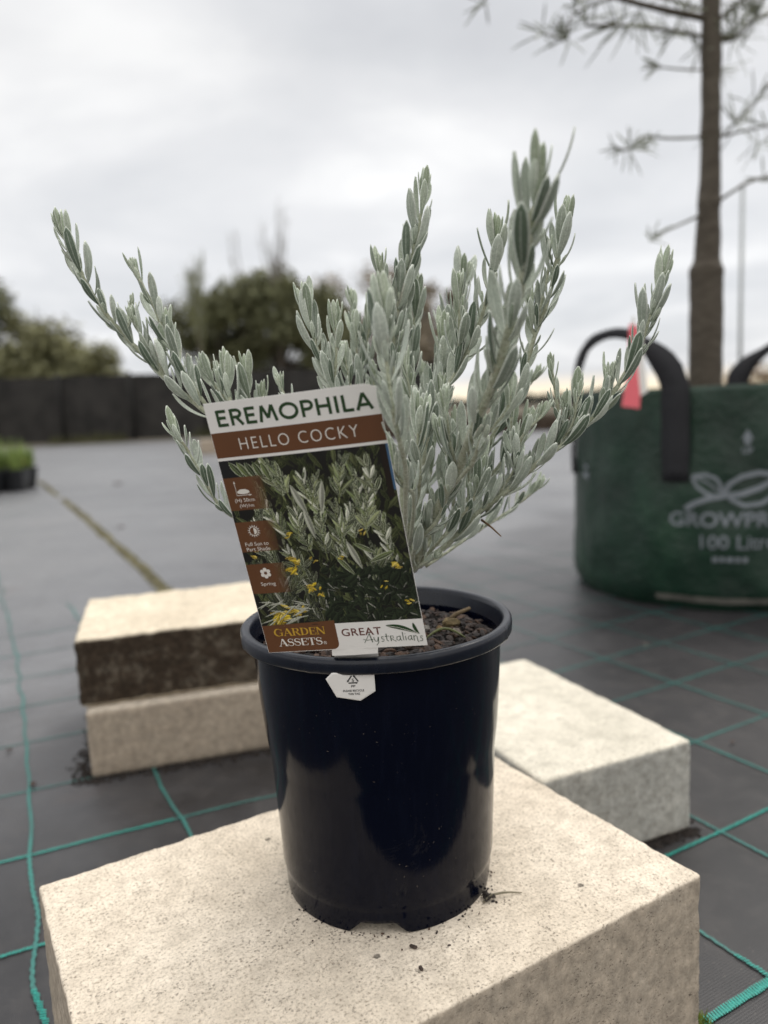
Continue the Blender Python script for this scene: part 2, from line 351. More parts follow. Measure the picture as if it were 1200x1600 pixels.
ribbon([(-.42, .50), (-.60, .92), (-.80, 1.30), (-1.1, 1.85)], .0033, z=.0018, saw=.001, amp=.008, seed=42)
o = g.build('mat_marker_lines', [M_teal, simple('teal_stitch', (.013, .30, .245), .4, .25, 300)], smooth=False); tag(o, kind='structure')
# moss and dirt caught along a seam of the mat: a low crust of tufts
g = MB(); rnd = random.Random(5)
seam = [(-3.4, 7.5), (-2.79, 6.35), (-1.75, 4.36), (-1.03, 2.957), (-.688, 2.278), (-.50, 1.85), (-.40, 1.55)]
for i in range(2600):
    k = rnd.choice([0, 1, 1, 2, 2, 3, 3, 4, 5]); f = rnd.random(); x = seam[k][0] * (1 - f) + seam[k + 1][0] * f; y = seam[k][1] * (1 - f) + seam[k + 1][1] * f
    if noise.noise(Vector((x * 2.2, y * 2.2, 3))) < -.22: continue
    w = .012 + .008 * noise.noise(Vector((x * 4, y * 4, 0))); x += rnd.gauss(0, w * .6); y += rnd.gauss(0, w * .4); r = rnd.uniform(.004, .013); h = rnd.uniform(.003, .016) + .003
    a = rnd.random() * 6.28
    g.add([(x + r * cos(a + q * 2 * pi / 5), y + r * sin(a + q * 2 * pi / 5), .001) for q in range(5)] + [(x, y, h)], [(q, (q + 1) % 5, 5) for q in range(5)])
o = g.build('moss_seam', simple('mossy_dirt', (.16, .145, .085), .95, .5, 9), smooth=False); tag(o, kind='stuff')

# ------------------------------------------------------------------ concrete blocks
def make_block(name, mat, L, W, Ht, seed, step=.0035, rough=.0009, chip=.003, r=.004, bow=.001):
    """rounded, slightly chipped cast block: grid box L x W x Ht with its corner at the origin"""
    g = MB(); n = [max(2, int(L / step)), max(2, int(W / step)), max(2, int(Ht / step))]
    idx = {}
    def vid(i, j, k):
        key = (i, j, k)
        if key not in idx:
            p = Vector((L * i / n[0], W * j / n[1], Ht * k / n[2])); c = Vector((L / 2, W / 2, Ht / 2))
            q = p.copy(); hs = (L / 2, W / 2, Ht / 2); s = Vector((seed * 5.1, seed * 1.7, 0))
            dd = [hs[a] - abs(p[a] - c[a]) for a in range(3)]
            near = sorted(dd)[1]
            e = (max(0, noise.noise(p * 30 + s) + .45 * noise.noise(p * 110 + s)) + 1.6 * max(0, noise.noise(p * 75 + s * 2) - .22)) * chip + r
            inner = Vector([max(min(p[a] - c[a], hs[a] - e), -(hs[a] - e)) for a in range(3)]); d = (p - c) - inner
            if d.length > 1e-9 and near < e * 1.6: q = c + inner + d.normalized() * min(d.length, e)
            nn = Vector([(1 if p[a] > c[a] else -1) if dd[a] < 1e-6 else 0 for a in range(3)])
            if nn.length > 0:
                nn.normalize(); amt = rough * (noise.noise(p * 55 + s) + .7 * noise.noise(p * 190 + s)) + bow * noise.noise(p * 7 + s)
                if k == 0: amt = min(amt, 0)
                q += nn * amt
            if k == 0: q.z = max(0, q.z)
            idx[key] = len(g.v); g.v.append(tuple(q)); g.c.append((0, 0, 0))
        return idx[key]
    for (a, b_, c_, fixed) in ((0, 1, 2, 0), (0, 1, 2, 1), (0, 2, 1, 0), (0, 2, 1, 1), (1, 2, 0, 0), (1, 2, 0, 1)):
        for i in range(n[a]):
            for j in range(n[b_]):
                q = []
                for (di, dj) in ((0, 0), (1, 0), (1, 1), (0, 1)):
                    ijk = [0, 0, 0]; ijk[a] = i + di; ijk[b_] = j + dj; ijk[c_] = fixed * n[c_]; q.append(vid(*ijk))
                flip = (fixed == 0) ^ ((a, b_) == (0, 2))
                g.f.append(tuple(reversed(q)) if flip else tuple(q)); g.m.append(0)
    return g.build(name, mat)
# front block carries the pot: corner at D (nearest the camera), long side 30.5 deg
ang = radians(30.2)
def put(o, x, y, z, a): o.location = (x, y, z); o.rotation_euler = (0, 0, a)
fb = make_block('concrete_block', M_block, .430, .281, .135, 1, step=.0026, chip=.003, r=.0022, rough=.0007, bow=.0004)
tag(fb, 'large pitted cream concrete block that the dark plant pot stands on', 'concrete block', 'concrete blocks on the mat')
# A=(-.2873,.5643) is the far-left corner; local origin is its -W side
put(fb, -.2873 + .281 * sin(ang), .5643 - .281 * cos(ang), .0005, ang)
rb = make_block('concrete_block', M_blockW, .203, .335, .107, 2, step=.005, r=.003, chip=.002)
tag(rb, 'pale whitish concrete block lying on the mat behind the pot to the right', 'concrete block', 'concrete blocks on the mat')
put(rb, .1478, .7466, .0005, radians(22.9))
lb = make_block('concrete_block', M_blockT, 0.40, .26, .099, 3, step=.006, r=.005, chip=.003)
tag(lb, 'plain tan concrete block at the bottom of the stack of two', 'concrete block', 'concrete blocks on the mat')
put(lb, -.4275, 1.0215, .0005, radians(16.5))
ub = make_block('concrete_block', M_blockD, 0.40, .262, .0985, 4, step=.005, rough=.0022, chip=.005, r=.0035)
tag(ub, 'concrete block with blackened side and cream top, upper one of the stack', 'concrete block', 'concrete blocks on the mat')
put(ub, -.4385, 1.0345, .0999, radians(16.5))
tb = make_block('concrete_block', M_blockT, .40, .25, .20, 6, step=.02, r=.006, chip=.003)
tag(tb, 'tan block far off on the grey mat near the dark fence', 'concrete block', 'concrete blocks on the mat')
put(tb, -2.50, 10.6, .0005, radians(10))
# soil spilled at the foot of the blocks
g = MB(); rnd = random.Random(9)
def soil_line(ax, ay, bx, by, n, w):
    for i in range(n):
        f = rnd.random(); x = ax + (bx - ax) * f + rnd.gauss(0, w); y = ay + (by - ay) * f + rnd.gauss(0, w); r = rnd.uniform(.0012, .0045); a = rnd.random() * 6.28; h = rnd.uniform(.001, .004)
        g.add([(x + r * cos(a + q * 1.257), y + r * sin(a + q * 1.257), .0006) for q in range(5)] + [(x, y, h + .0006)], [(q, (q + 1) % 5, 5) for q in range(5)])
soil_line(-.433, 1.018, -.05, 1.132, 700, .008); soil_line(-.44, 1.02, -.50, 1.26, 260, .010)
soil_line(.15, .742, .338, .822, 420, .005); soil_line(.338, .822, .23, 1.10, 120, .005)
soil_line(-.3, .55, -.16, .33, 100, .004)
o = g.build('spilled_soil', M_soil, smooth=False); tag(o, kind='stuff')
# ------------------------------------------------------------------ pot
PX, PY, PZ = -.0098, .5665, .1358
RIM_Z = .3402
pot = empty('plant_pot', (PX, PY, PZ), 'glossy navy black plastic pot with thick rim standing on the front block', 'plant pot')
HT = RIM_Z - PZ
def lathe(g, prof, n, fn=None, close=False):
    vs = []
    for (r, z) in prof:
        for i in range(n):
            a = 2 * pi * i / n; rr, zz = fn(r, z, a) if fn else (r, z); vs.append((rr * cos(a), rr * sin(a), zz))
    k = len(prof); g.add(vs, [(j * n + i, j * n + (i + 1) % n, (j + 1) * n + (i + 1) % n, (j + 1) * n + i) for j in range(k - 1) for i in range(n)])
notch = [radians(-96 + 90 * q) for q in range(4)]
def notchf(r, z, a):
    h = 0
    for q in notch:
        d = abs((a - q + pi) % (2 * pi) - pi)
        h = max(h, .0088 * max(0, min(1, (radians(15) - d) / radians(6.5))))
    if z < .0089: return r, max(z, h)
    return r + .0004 * sin(3 * a + z * 20), z
out = [(.0772, 0), (.0776, .003), (.0779, .006), (.0782, .009), (.0785, .012), (.0788, .016), (.0791, .0175), (.0796, .0190), (.0806, .024), (.0815, .04), (.0838, .075), (.0856, .103), (.0860, .107), (.0864, .110), (.0884, .125), (.0905, .150), (.0921, .175), (.0928, HT - .014), (.0931, HT - .0125)]
inn = [(.0921, HT - .0135), (.0900, .175), (.0884, .15), (.0855, .108), (.0835, .1), (.0800, .05), (.0775, .012)]
out = [(r + .0019 * max(0, 1 - z / .105), z) for r, z in out]
g = MB(); lathe(g, out, 220, notchf)
g.build('pot_wall', M_pot, pot)
g = MB(); lathe(g, list(reversed(inn)), 96)
g.add([(.0775 * cos(2 * pi * i / 48), .0775 * sin(2 * pi * i / 48), .012) for i in range(48)], [tuple(range(48))])
g.build('pot_inner_wall', M_pot, pot)
g = MB()
rp = [(.0930, HT - .0108), (.0990, HT - .0108), (.1006, HT - .0103), (.1013, HT - .0092), (.1017, HT - .0040), (.1014, HT - .0014), (.1003, HT - .0002), (.0988, HT), (.0962, HT - .0001), (.0950, HT - .0008), (.0944, HT - .004), (.0920, HT - .014)]
def rimf(r, z, a): 
    w = .00035 * noise.noise(Vector((cos(a) * 2.2, sin(a) * 2.2, z * 20)))
    nb = 0
    for q in range(8):
        d = abs((a - q * pi / 4 - .35 + pi) % (2 * pi) - pi)
        if d < .02 and r > .099: nb = .0005
    return r + w + nb, z + w * 1.5
lathe(g, rp, 240, rimf)
g.build('rim', M_rim, pot)
# potting mix: dark bed plus bark chips
g = MB(); rnd = random.Random(21); SZ = .3190
n = 64
vs = [(0, 0, 0)]; fs = []
for k in range(1, 13):
    for i in range(n):
        a = 2 * pi * i / n; r = .0903 * k / 12
        vs.append((r * cos(a), r * sin(a), .003 * noise.noise(Vector((r * cos(a) * 40, r * sin(a) * 40, 1)))))
for i in range(n): fs.append((0, 1 + i, 1 + (i + 1) % n))
for k in range(11):
    for i in range(n): fs.append((1 + k * n + i, 1 + (k + 1) * n + i, 1 + (k + 1) * n + (i + 1) % n, 1 + k * n + (i + 1) % n))
g.cur = (.012, .009, .007); g.add(vs, fs)
pal = [(.042, .024, .018), (.032, .020, .016), (.062, .036, .024), (.020, .015, .014), (.080, .046, .030), (.026, .021, .020), (.015, .011, .010), (.050, .038, .034)]
def chip(g, c, s, rnd, col, flat=.5):
    ax = Vector((rnd.gauss(0, 1), rnd.gauss(0, 1), rnd.gauss(0, .35))).normalized(); bx = ax.cross(Vector((rnd.gauss(0, .4), rnd.gauss(0, .4), 1))).normalized(); cx_ = ax.cross(bx)
    L, W, T = s * rnd.uniform(.8, 1.5), s * rnd.uniform(.45, .8), s * rnd.uniform(.25, .55) * flat * 2
    vs = []
    for q, (u, k) in enumerate(((-1, .35), (-.55, .9), (.1, 1), (.6, .85), (1, .3))):
        for j in range(6):
            a = j * pi / 3 + .3; f = k * rnd.uniform(.75, 1.15)
            vs.append(Vector(c) + ax * L * u * .5 + bx * cos(a) * W * .5 * f + cx_ * sin(a) * T * .5 * f)
    g.cur = col
    g.add(vs, [(i * 6 + j, i * 6 + (j + 1) % 6, (i + 1) * 6 + (j + 1) % 6, (i + 1) * 6 + j) for i in range(4) for j in range(6)] + [(5, 4, 3, 2, 1, 0), (24, 25, 26, 27, 28, 29)])
for i in range(1150):
    r = .088 * sqrt(rnd.random()); a = rnd.random() * 2 * pi; s = rnd.choice([.004, .005, .006, .007, .009, .011]); s = min(s, .0095)
    r = min(r, .089 - s * .6)
    chip(g, (r * cos(a), r * sin(a), .0015 + rnd.uniform(0, .0045)), s, rnd, rnd.choice(pal))
for (x, y, s, col) in ((.036, .004, .010, (.28, .27, .25)), (.058, .016, .011, (.12, .09, .04)), (.048, .002, .007, (.17, .11, .045)), (.060, -.010, .008, (.14, .12, .10)), (.025, -.030, .008, (.10, .07, .055))):
    chip(g, (x, y, .0085), s, rnd, col, .9)
o = g.build('potting_mix', M_chip, smooth=False, loc=(PX, PY, SZ)); tag(o, kind='stuff')
# fallen strip of leaf and woody bit on the mix
g = MB()
pts = [(PX + .034 + .03 * f, PY - .034 + .010 * sin(f * 3) + .0 * f, SZ + .011 + .005 * sin(f * pi)) for f in [i / 8 for i in range(9)]]
g.tube(pts, [.0005 + .0006 * sin(pi * i / 8) for i in range(9)], 6)
o = g.build('fallen_leaf', simple('olive_leaf', (.09, .10, .03), .6, .2, 100)); tag(o, 'curled olive yellow leaf lying on the bark chips in the pot', 'leaf')
g = MB(); g.tube([(PX + .052, PY + .014, SZ + .009), (PX + .062, PY + .020, SZ + .014), (PX + .074, PY + .026, SZ + .017)], [.0013, .0017, .0012], 6, bump=.0008, bs=300)
o = g.build('wood_stick', simple('dry_wood', (.11, .075, .035), .8, .3, 150)); tag(o, 'short tan stick lying on the bark chips near the pot rim', 'stick')
# crumbs on the block
BT = .1358
crumbs = [(.0055, .4725, .0022, 'dark bark crumb on the cream block just in front of the pot'), (.0095, .4520, .0021, 'dark bark crumb on the cream block, nearer the front edge')]
for (x, y, s, lb_) in crumbs:
    g = MB(); rnd = random.Random(int(y * 1000)); chip(g, (0, 0, s * .55), s * 2.0, rnd, (.05, .035, .028), 1.0)
    o = g.build('bark_crumb', M_chip, smooth=False, loc=(x, y, BT)); tag(o, lb_, 'bark chip', 'bark crumbs on the cream block')
g = MB(); rnd = random.Random(31)
for i in range(70):
    a = radians(rnd.uniform(-160, -10)); r = .0785 + abs(rnd.gauss(0, .004)) + (.02 * rnd.random() if i % 4 == 0 else 0)
    s = rnd.uniform(.0004, .0014); chip(g, (PX + r * cos(a), PY + r * sin(a), BT + s * .4), s * 1.5, rnd, rnd.choice(pal), 1)
for i in range(45):
    x = .0625 + rnd.gauss(0, .0022); y = .5215 + rnd.gauss(0, .003); s = rnd.uniform(.0006, .0019); chip(g, (x, y, BT + s * .4 + rnd.random() * .004), s * 1.6, rnd, (.02, .015, .012), 1)
o = g.build('soil_crumbs', M_chip, smooth=False); tag(o, kind='stuff')
g = MB(); g.tube([(.058, .515, BT + .001), (.064, .5195, BT + .0035), (.073, .5225, BT + .003), (.080, .5238, BT + .0022), (.088, .5248, BT + .0008)], [.0007, .0009, .0008, .0006, .0003], 6)
o = g.build('dry_grass_blade', simple('grey_straw', (.17, .15, .10), .7, .2, 100)); tag(o, 'thin dry grass blade sticking out from the foot of the pot', 'grass blade')
g = MB(); rnd = random.Random(77)
for i in range(60):
    a = rnd.random() * 6.28; x = .2295 + rnd.gauss(0, .004); y = .5475 + rnd.gauss(0, .005); h = rnd.uniform(.004, .011)
    g.add([(x - .0012 * cos(a), y - .0012 * sin(a), 0), (x + .0012 * cos(a), y + .0012 * sin(a), 0), (x + .003 * sin(a), y - .003 * cos(a), h)], [(0, 1, 2)])
o = g.build('moss_tuft', simple('bright_moss', (.16, .20, .03), .9, .4, 100), smooth=False); tag(o, 'small yellow green weed tuft at the foot of the front block corner', 'weed')

# ------------------------------------------------------------------ lettering
def text_mesh(s, x0, y0, w, h, offset=0.0, space=1.0, font_h_ref=None, res=4):
    """text outline as 2D mesh, fitted to the box (x0,y0)-(x0+w,y0+h)"""
    cu = D.curves.new('t', 'FONT'); cu.body = s; cu.size = 1; cu.offset = offset; cu.space_character = space; cu.resolution_u = res; cu.fill_mode = 'FRONT'
    ob = D.objects.new('t', cu); COL.objects.link(ob); bpy.context.view_layer.update()
    dg = bpy.context.evaluated_depsgraph_get(); me = D.meshes.new_from_object(ob.evaluated_get(dg))
    vs = [(v.co.x, v.co.y) for v in me.vertices]; fs = [tuple(p.vertices) for p in me.polygons]
    D.objects.remove(ob); D.curves.remove(cu); D.meshes.remove(me)
    X0 = min(v[0] for v in vs); X1 = max(v[0] for v in vs); Y0 = min(v[1] for v in vs); Y1 = max(v[1] for v in vs)
    return [(x0 + (x - X0) / (X1 - X0) * w, y0 + (y - Y0) / (Y1 - Y0) * h) for x, y in vs], fs
def stroke(pts, w):
    """2D stroke with per-point or fixed width -> quads strip"""
    vs = []; n = len(pts)
    for i, p in enumerate(pts):
        a = pts[max(0, i - 1)]; b = pts[min(n - 1, i + 1)]; dx, dy = b[0] - a[0], b[1] - a[1]; l = sqrt(dx * dx + dy * dy) or 1
        ww = w[i] if isinstance(w, (list, tuple)) else w
        vs += [(p[0] + dy / l * ww / 2, p[1] - dx / l * ww / 2), (p[0] - dy / l * ww / 2, p[1] + dx / l * ww / 2)]
    return vs, [(2 * i, 2 * i + 2, 2 * i + 3, 2 * i + 1) for i in range(n - 1)]
def arc(cx, cy, rx, ry, a0, a1, n=10): return [(cx + rx * cos(radians(a0 + (a1 - a0) * i / n)), cy + ry * sin(radians(a0 + (a1 - a0) * i / n))) for i in range(n + 1)]

# serif capitals on a unit-high grid: list of (points, width(s)); advance
TH, TN, SE = .17, .065, .055
def sv(x, y, w=.30): return ([(x - w / 2, y), (x + w / 2, y)], SE)
SERIF = {
 'G': ([(arc(.42, .5, .36, .47, 40, 180, 10) + arc(.42, .5, .36, .47, 180, 330, 10)[1:], [.05, .06, .06, .07, .09, .12, .15, .16, .17, .17, .17, .17, .17, .16, .15, .12, .09, .07, .06, .06, .06]), ([(.72, .04), (.72, .42)], .14), sv(.68, .44, .34), ([(.72, .66), (.74, .95)], .05)], .88),
 'A': ([([(.10, .03), (.40, 1.0)], TN), ([(.40, 1.0), (.72, .03)], TH), ([(.2, .34), (.6, .34)], SE), sv(.10, .03, .24), sv(.72, .03, .30)], .82),
 'R': ([([(.18, .03), (.18, .97)], TH), ([(.18, .95), (.42, .95)] + arc(.44, .73, .18, .22, 90, -90, 8) + [(.2, .51)], [.05, .05, .06, .08, .12, .15, .15, .14, .1, .07, .05, .05]), ([(.40, .50), (.70, .03)], .15), sv(.18, .03), sv(.10, .97, .2), sv(.73, .03, .18)], .80),
 'D': ([([(.18, .03), (.18, .97)], TH), ([(.16, .95), (.36, .95)] + arc(.36, .5, .34, .45, 90, -90, 10) + [(.16, .05)], [.05, .05, .06, .08, .12, .15, .17, .17, .17, .15, .12, .08, .06, .05]), sv(.10, .03, .2), sv(.10, .97, .2)], .80),
 'E': ([([(.18, .03), (.18, .97)], TH), ([(.1, .96), (.64, .96)], SE), ([(.1, .04), (.66, .04)], SE), ([(.2, .51), (.52, .51)], SE), ([(.63, .72), (.65, .97)], .05), ([(.64, .04), (.68, .30)], .05), ([(.52, .40), (.52, .62)], .05)], .72),
 'N': ([([(.14, .03), (.14, .97)], TN), ([(.14, .97), (.74, .03)], TH), ([(.74, .03), (.74, .97)], TN), sv(.14, .03, .24), sv(.10, .97, .22), sv(.74, .97, .24)], .88),
 'S': ([(arc(.34, .73, .22, .23, 30, 250, 10) + arc(.34, .27, .24, .25, 80, -150, 12), [.05, .06, .06, .06, .07, .08, .1, .12, .14, .15, .16, .17, .17, .16, .14, .12, .1, .08, .07, .06, .06, .06, .06, .05]), ([(.56, .70), (.58, .95)], .05), ([(.08, .05), (.09, .30)], .05)], .64),
 'T': ([([(.36, .03), (.36, .97)], TH), ([(.04, .96), (.68, .96)], SE), sv(.36, .03), ([(.05, .70), (.04, .97)], .05), ([(.67, .70), (.68, .97)], .05)], .70),
}
def serif_text(s, x0, y0, w, h):
    tot = sum(SERIF[c][1] for c in s); out = []; x = 0
    for c in s:
        for pts, wd in SERIF[c][0]:
            vs, fs = stroke(pts, wd); out.append(([(x0 + (x + v[0]) / tot * w, y0 + v[1] * h) for v in vs], fs))
        x += SERIF[c][1]
    return out

# ------------------------------------------------------------------ plant label (tag)
BL = Vector((-.0778, .4743, .3448)); BRc = Vector((.0225, .4518, .3519)); TLc = Vector((-.1013, .4464, .5029))
ex = (BRc - BL).normalized(); ey = (TLc - BL).normalized(); en = ex.cross(ey).normalized()
W_, H_ = .1030, .1622
tagroot = empty('plant_label', tuple(BL), 'tall printed plant label with white heading and brown band standing in the pot', 'plant label')
def curl(u, v):   # the card is not quite flat
    return .0012 * sin(u / W_ * pi) * (v / H_) - .0007 * ((v / H_) ** 2)
def tp(u, v, d=0.0): return ex * u + ey * v + en * (d + curl(u, v))
def tpm(u, v, d=0): return tp(u / 1000, v / 1000, d)
def add2d(g, vs, fs, d):
    g.add([tpm(x, y, d) for x, y in vs], [f if True else f for f in fs])
# card body, rounded top-right corner, solid .45 mm
outline = [(0, 0), (47, .4), (103, -.2), (103, 156), (102.2, 159.5), (100, 161.6), (97, 162.2), (60, 162.2), (30, 162.2), (0, 162.2)]
def card(g, poly, d0, d1, sub=None):
    n = len(poly); g.add([tpm(x, y, d1) for x, y in poly] + [tpm(x, y, d0) for x, y in poly], [tuple(range(n)), tuple(range(2 * n - 1, n - 1, -1))] + [(i, i + n, (i + 1) % n + n, (i + 1) % n) for i in range(n)])
def sheet(g, x0, x1, y0, y1, d, nx=12, ny=6):
    g.add([tpm(x0 + (x1 - x0) * i / nx, y0 + (y1 - y0) * j / ny, d) for j in range(ny + 1) for i in range(nx + 1)], [(j * (nx + 1) + i, j * (nx + 1) + i + 1, (j + 1) * (nx + 1) + i + 1, (j + 1) * (nx + 1) + i) for j in range(ny) for i in range(nx)])
# card as gridded slab so that it follows the curl
g = MB(); nx, ny = 16, 24
for d in (0.0, -.00045):
    sheet(g, 0, 103, 0, 158, d, nx, ny)
    if d < 0: g.f[-nx * ny:] = [tuple(reversed(f)) for f in g.f[-nx * ny:]]
strip = [(103 * i / nx, 158) for i in range(nx + 1)]
topo = [(103 * i / nx, 162.2 if i < nx - 1 else (161.9 if i == nx - 1 else 159.6)) for i in range(nx + 1)]
for d in (0.0, -.00045):
    g.add([tpm(*p, d) for p in strip] + [tpm(*p, d) for p in topo], [((i, i + 1, nx + 2 + i, nx + 1 + i) if d == 0 else (i, nx + 1 + i, nx + 2 + i, i + 1)) for i in range(nx)])
bord = [(103 * i / nx, 0) for i in range(nx + 1)] + [(103, 158 * j / ny) for j in range(1, ny + 1)] + list(reversed(topo)) + [(0, 158 * j / ny) for j in range(ny, 0, -1)]
nb = len(bord); g.add([tpm(*p, 0) for p in bord] + [tpm(*p, -.00045) for p in bord], [(i, i + nb, (i + 1) % nb + nb, (i + 1) % nb) for i in range(nb)])
g.build('card', M_white, tagroot, smooth=False)
g = MB(); sheet(g, .2, 102.8, 129.4, 144.5, .00006); g.build('brown_band', M_brown, tagroot, smooth=False)
# bottom brown panel with rounded lower right corner
g = MB(); poly = [(.2, .2), (43.5, .4)] + [(43.5 + 4.3 * sin(radians(t)), 4.7 - 4.3 * cos(radians(t))) for t in (15, 30, 45, 60, 75, 90)] + [(48, 20.4), (24, 19.7), (.2, 19.1)]
g.add([tpm(x, y, .00006) for x, y in poly], [tuple(range(len(poly)))]); g.build('brown_panel', M_brown, tagroot, smooth=False)
# printed photograph -------------------------------------------------
def paint():
    x0, x1, y0, y1 = .2, 102.8, 18.2, 127.6; nx, ny = 300, 320
    sx, sy = nx / (x1 - x0), ny / (y1 - y0)
    img = np.zeros((ny, nx, 3), np.float32)
    yy, xx = np.mgrid[0:ny, 0:nx].astype(np.float32); X = xx / sx + x0; Y = yy / sy + y0
    rs = np.random.RandomState(4)
    base = np.array((.020, .019, .015), np.float32)
    img[:] = base
    def leaf(cx, cy, L, W, a, col, edge, mid):
        ca, sa = cos(a), sin(a)
        ix0 = int(max(0, (cx - L - x0) * sx)); ix1 = int(min(nx, (cx + L - x0) * sx)); iy0 = int(max(0, (cy - L - y0) * sy)); iy1 = int(min(ny, (cy + L - y0) * sy))
        if ix1 <= ix0 or iy1 <= iy0: return
        u = (X[iy0:iy1, ix0:ix1] - cx) * ca + (Y[iy0:iy1, ix0:ix1] - cy) * sa; v = -(X[iy0:iy1, ix0:ix1] - cx) * sa + (Y[iy0:iy1, ix0:ix1] - cy) * ca
        t = np.clip(u / L + .5, 0, 1); w = W * np.sin(pi * t ** 1.15) ** .8 * .5 + 1e-4
        ins = (np.abs(v) < w) & (u > -L / 2) & (u < L / 2); r = np.abs(v) / w
        c = np.where((r > .74)[..., None], edge, np.where((r < .13)[..., None], mid, col * (1.0 + .28 * np.sign(v)[..., None]) * (.75 + .5 * t[..., None])))
        sub = img[iy0:iy1, ix0:ix1]; sub[ins] = c[ins]
    def stemln(xa, ya, xb, yb, w, col):
        L = sqrt((xb - xa) ** 2 + (yb - ya) ** 2); n = int(L * sx * 1.5) + 2
        for k in range(n):
            f = k / n; px = int((xa + (xb - xa) * f - x0) * sx); py = int((ya + (yb - ya) * f - y0) * sy); q = max(1, int(w * sx / 2))
            if 0 <= px < nx and 0 <= py < ny: img[max(0, py - q):py + q, max(0, px - q):px + q] = col
    gcols = [np.array(c, np.float32) for c in ((.060, .085, .022), (.095, .125, .035), (.035, .055, .015), (.16, .18, .075), (.12, .14, .055), (.04, .055, .02))]
    pale = np.array((.33, .35, .25), np.float32); silver = np.array((.40, .40, .34), np.float32); dkg = np.array((.02, .028, .014), np.float32)
    # far dim layer
    for i in range(420):
        x = rs.uniform(0, 103); y = rs.uniform(18, 128); dim = rs.uniform(.25, .6)
        leaf(x, y, rs.uniform(8, 17), rs.uniform(1.6, 3.4), rs.uniform(.5, 2.6), gcols[rs.randint(6)] * dim, gcols[3] * dim * 1.3, gcols[3] * dim)
    shoots = []
    for i in range(34):
        shoots.append((rs.uniform(12, 100), rs.uniform(30, 118), rs.uniform(1.1, 2.2)))
    shoots += [(66, 74, 1.62), (92, 80, 1.75), (45, 80, 2.0), (33, 88, 2.05), (28, 100, 1.9), (56, 96, 1.7), (80, 92, 1.5), (50, 112, 1.8), (68, 112, 1.5), (90, 112, 1.7), (36, 116, 1.7)]
    shoots.sort(key=lambda s: rs.rand())
    for (bx, by, a) in shoots:
        lum = .36 + .80 * max(0, min(1, (by - 25) / 70)); n = rs.randint(5, 9); stp = 3.0; x, y = bx, by - 16; al = a + rs.uniform(-.2, .2)
        stemln(x, y, x + cos(al) * n * stp, y + sin(al) * n * stp, 1.0, gcols[3] * lum * .9)
        for k in range(n):
            x += cos(al) * stp; y += sin(al) * stp
            for sgn in ((1, -1) if k % 2 == 0 else (-1, 1)):
                L = rs.uniform(7, 14) * (1 - .25 * k / n); W = L * rs.uniform(.17, .27); la = al + sgn * rs.uniform(.2, .8) * (1 - .5 * k / n)
                col = gcols[rs.randint(6)] * lum * rs.uniform(.35, 1.25)
                if rs.rand() < .14: col = silver * lum
                leaf(x + cos(la) * L / 2, y + sin(la) * L / 2, L, W, la, col, pale * lum * rs.uniform(.25, 1.15), pale * lum * .6)
    # dark pocket bottom right, small glints
    for i in range(230):
        x = rs.uniform(46, 103); y = rs.uniform(18, 54)
        leaf(x, y, rs.uniform(5, 12), rs.uniform(2.5, 5), rs.uniform(0, 3.1), dkg * rs.uniform(.6, 1.6), dkg * 2.0, dkg * 1.2)
    for i in range(48):
        x = rs.uniform(40, 103); y = rs.uniform(18, 62)
        leaf(x, y, rs.uniform(1.5, 7), rs.uniform(.3, .8), rs.uniform(0, 3.1), silver * rs.uniform(.15, .6), silver * .4, silver * .4)
    for (x, y, L, a) in ((70, 62, 20, 1.9), (63, 56, 17, 2.2), (86, 60, 18, .35), (77, 66, 15, 2.6), (58, 100, 20, 1.35), (47, 84, 20, 1.75), (44, 99, 22, 1.9)):
        c = silver * .6 if L > 19 else gcols[1] * .9
        leaf(x, y, L, L * .2, a, c, pale * .8, pale * .5)
    Yl = [np.array(c, np.float32) for c in ((.40, .29, .02), (.28, .20, .02), (.42, .33, .09), (.18, .12, .02))]
    for (x, y, n, L) in ((95, 53, 5, 7), (33, 79, 4, 5), (32, 62, 4, 10), (30, 55, 5, 10), (38, 44, 6, 9), (43, 40, 4, 6), (14, 25, 12, 12), (27, 27, 9, 9), (20, 30, 5, 9), (98, 29, 4, 5), (77, 76, 3, 5), (84, 42, 3, 4), (60, 62, 3, 4), (8, 68, 3, 8), (45, 60, 3, 4), (12, 22, 8, 10)):
        for k in range(n):
            a = rs.uniform(-.7, 1.2); leaf(x + rs.uniform(-3, 3), y + rs.uniform(-2.5, 2.5), L * rs.uniform(.45, .85), L * .22, a, Yl[rs.randint(4)], Yl[rs.randint(4)], Yl[0])
    for k in range(26):
        leaf(rs.uniform(3, 30), rs.uniform(20, 36), rs.uniform(8, 16), .9, rs.uniform(-.3, .7), silver * .7, pale * .7, silver * .6)
    # black top-left, blue strip top-right
    img[(X < 16 - (Y - 117) * .3) & (Y > 117)] = (.022, .022, .023)
    for k in range(5): leaf(10 + k * 4.5, 121 - k * .6, 13, 4.2, 2.2 - k * .08, gcols[k % 3], pale * .8, pale * .4)
    img[(X > 101.4) & (Y > 100)] = (.05, .11, .20); img[(X > 97.5) & (X < 101.4) & (Y > 96)] = (.03, .018, .012)
    # brown translucent boxes fading to the right
    br = np.array((.125, .050, .020), np.float32)
    for (a, b) in ((96.4, 117.0), (69.3, 88.7), (41.4, 61.0)):
        m = (Y > a) & (Y < b) & (X < 30); f = np.clip((30 - X) / 13, 0, 1) * .96; f[X > 24.5] *= .35
        img[m] = (img * (1 - f[..., None]) + br * f[..., None])[m]
    lumi = img.mean(axis=2, keepdims=True); mB = ~((X[..., None] < 24) & (img[..., :1] > img[..., 1:2] * 1.6))
    img = np.where(mB, img * np.clip((lumi / .10) ** .45, .25, 1.5), img)
    return img, x0, x1, y0, y1, nx, ny
img, x0, x1, y0, y1, nx, ny = paint()
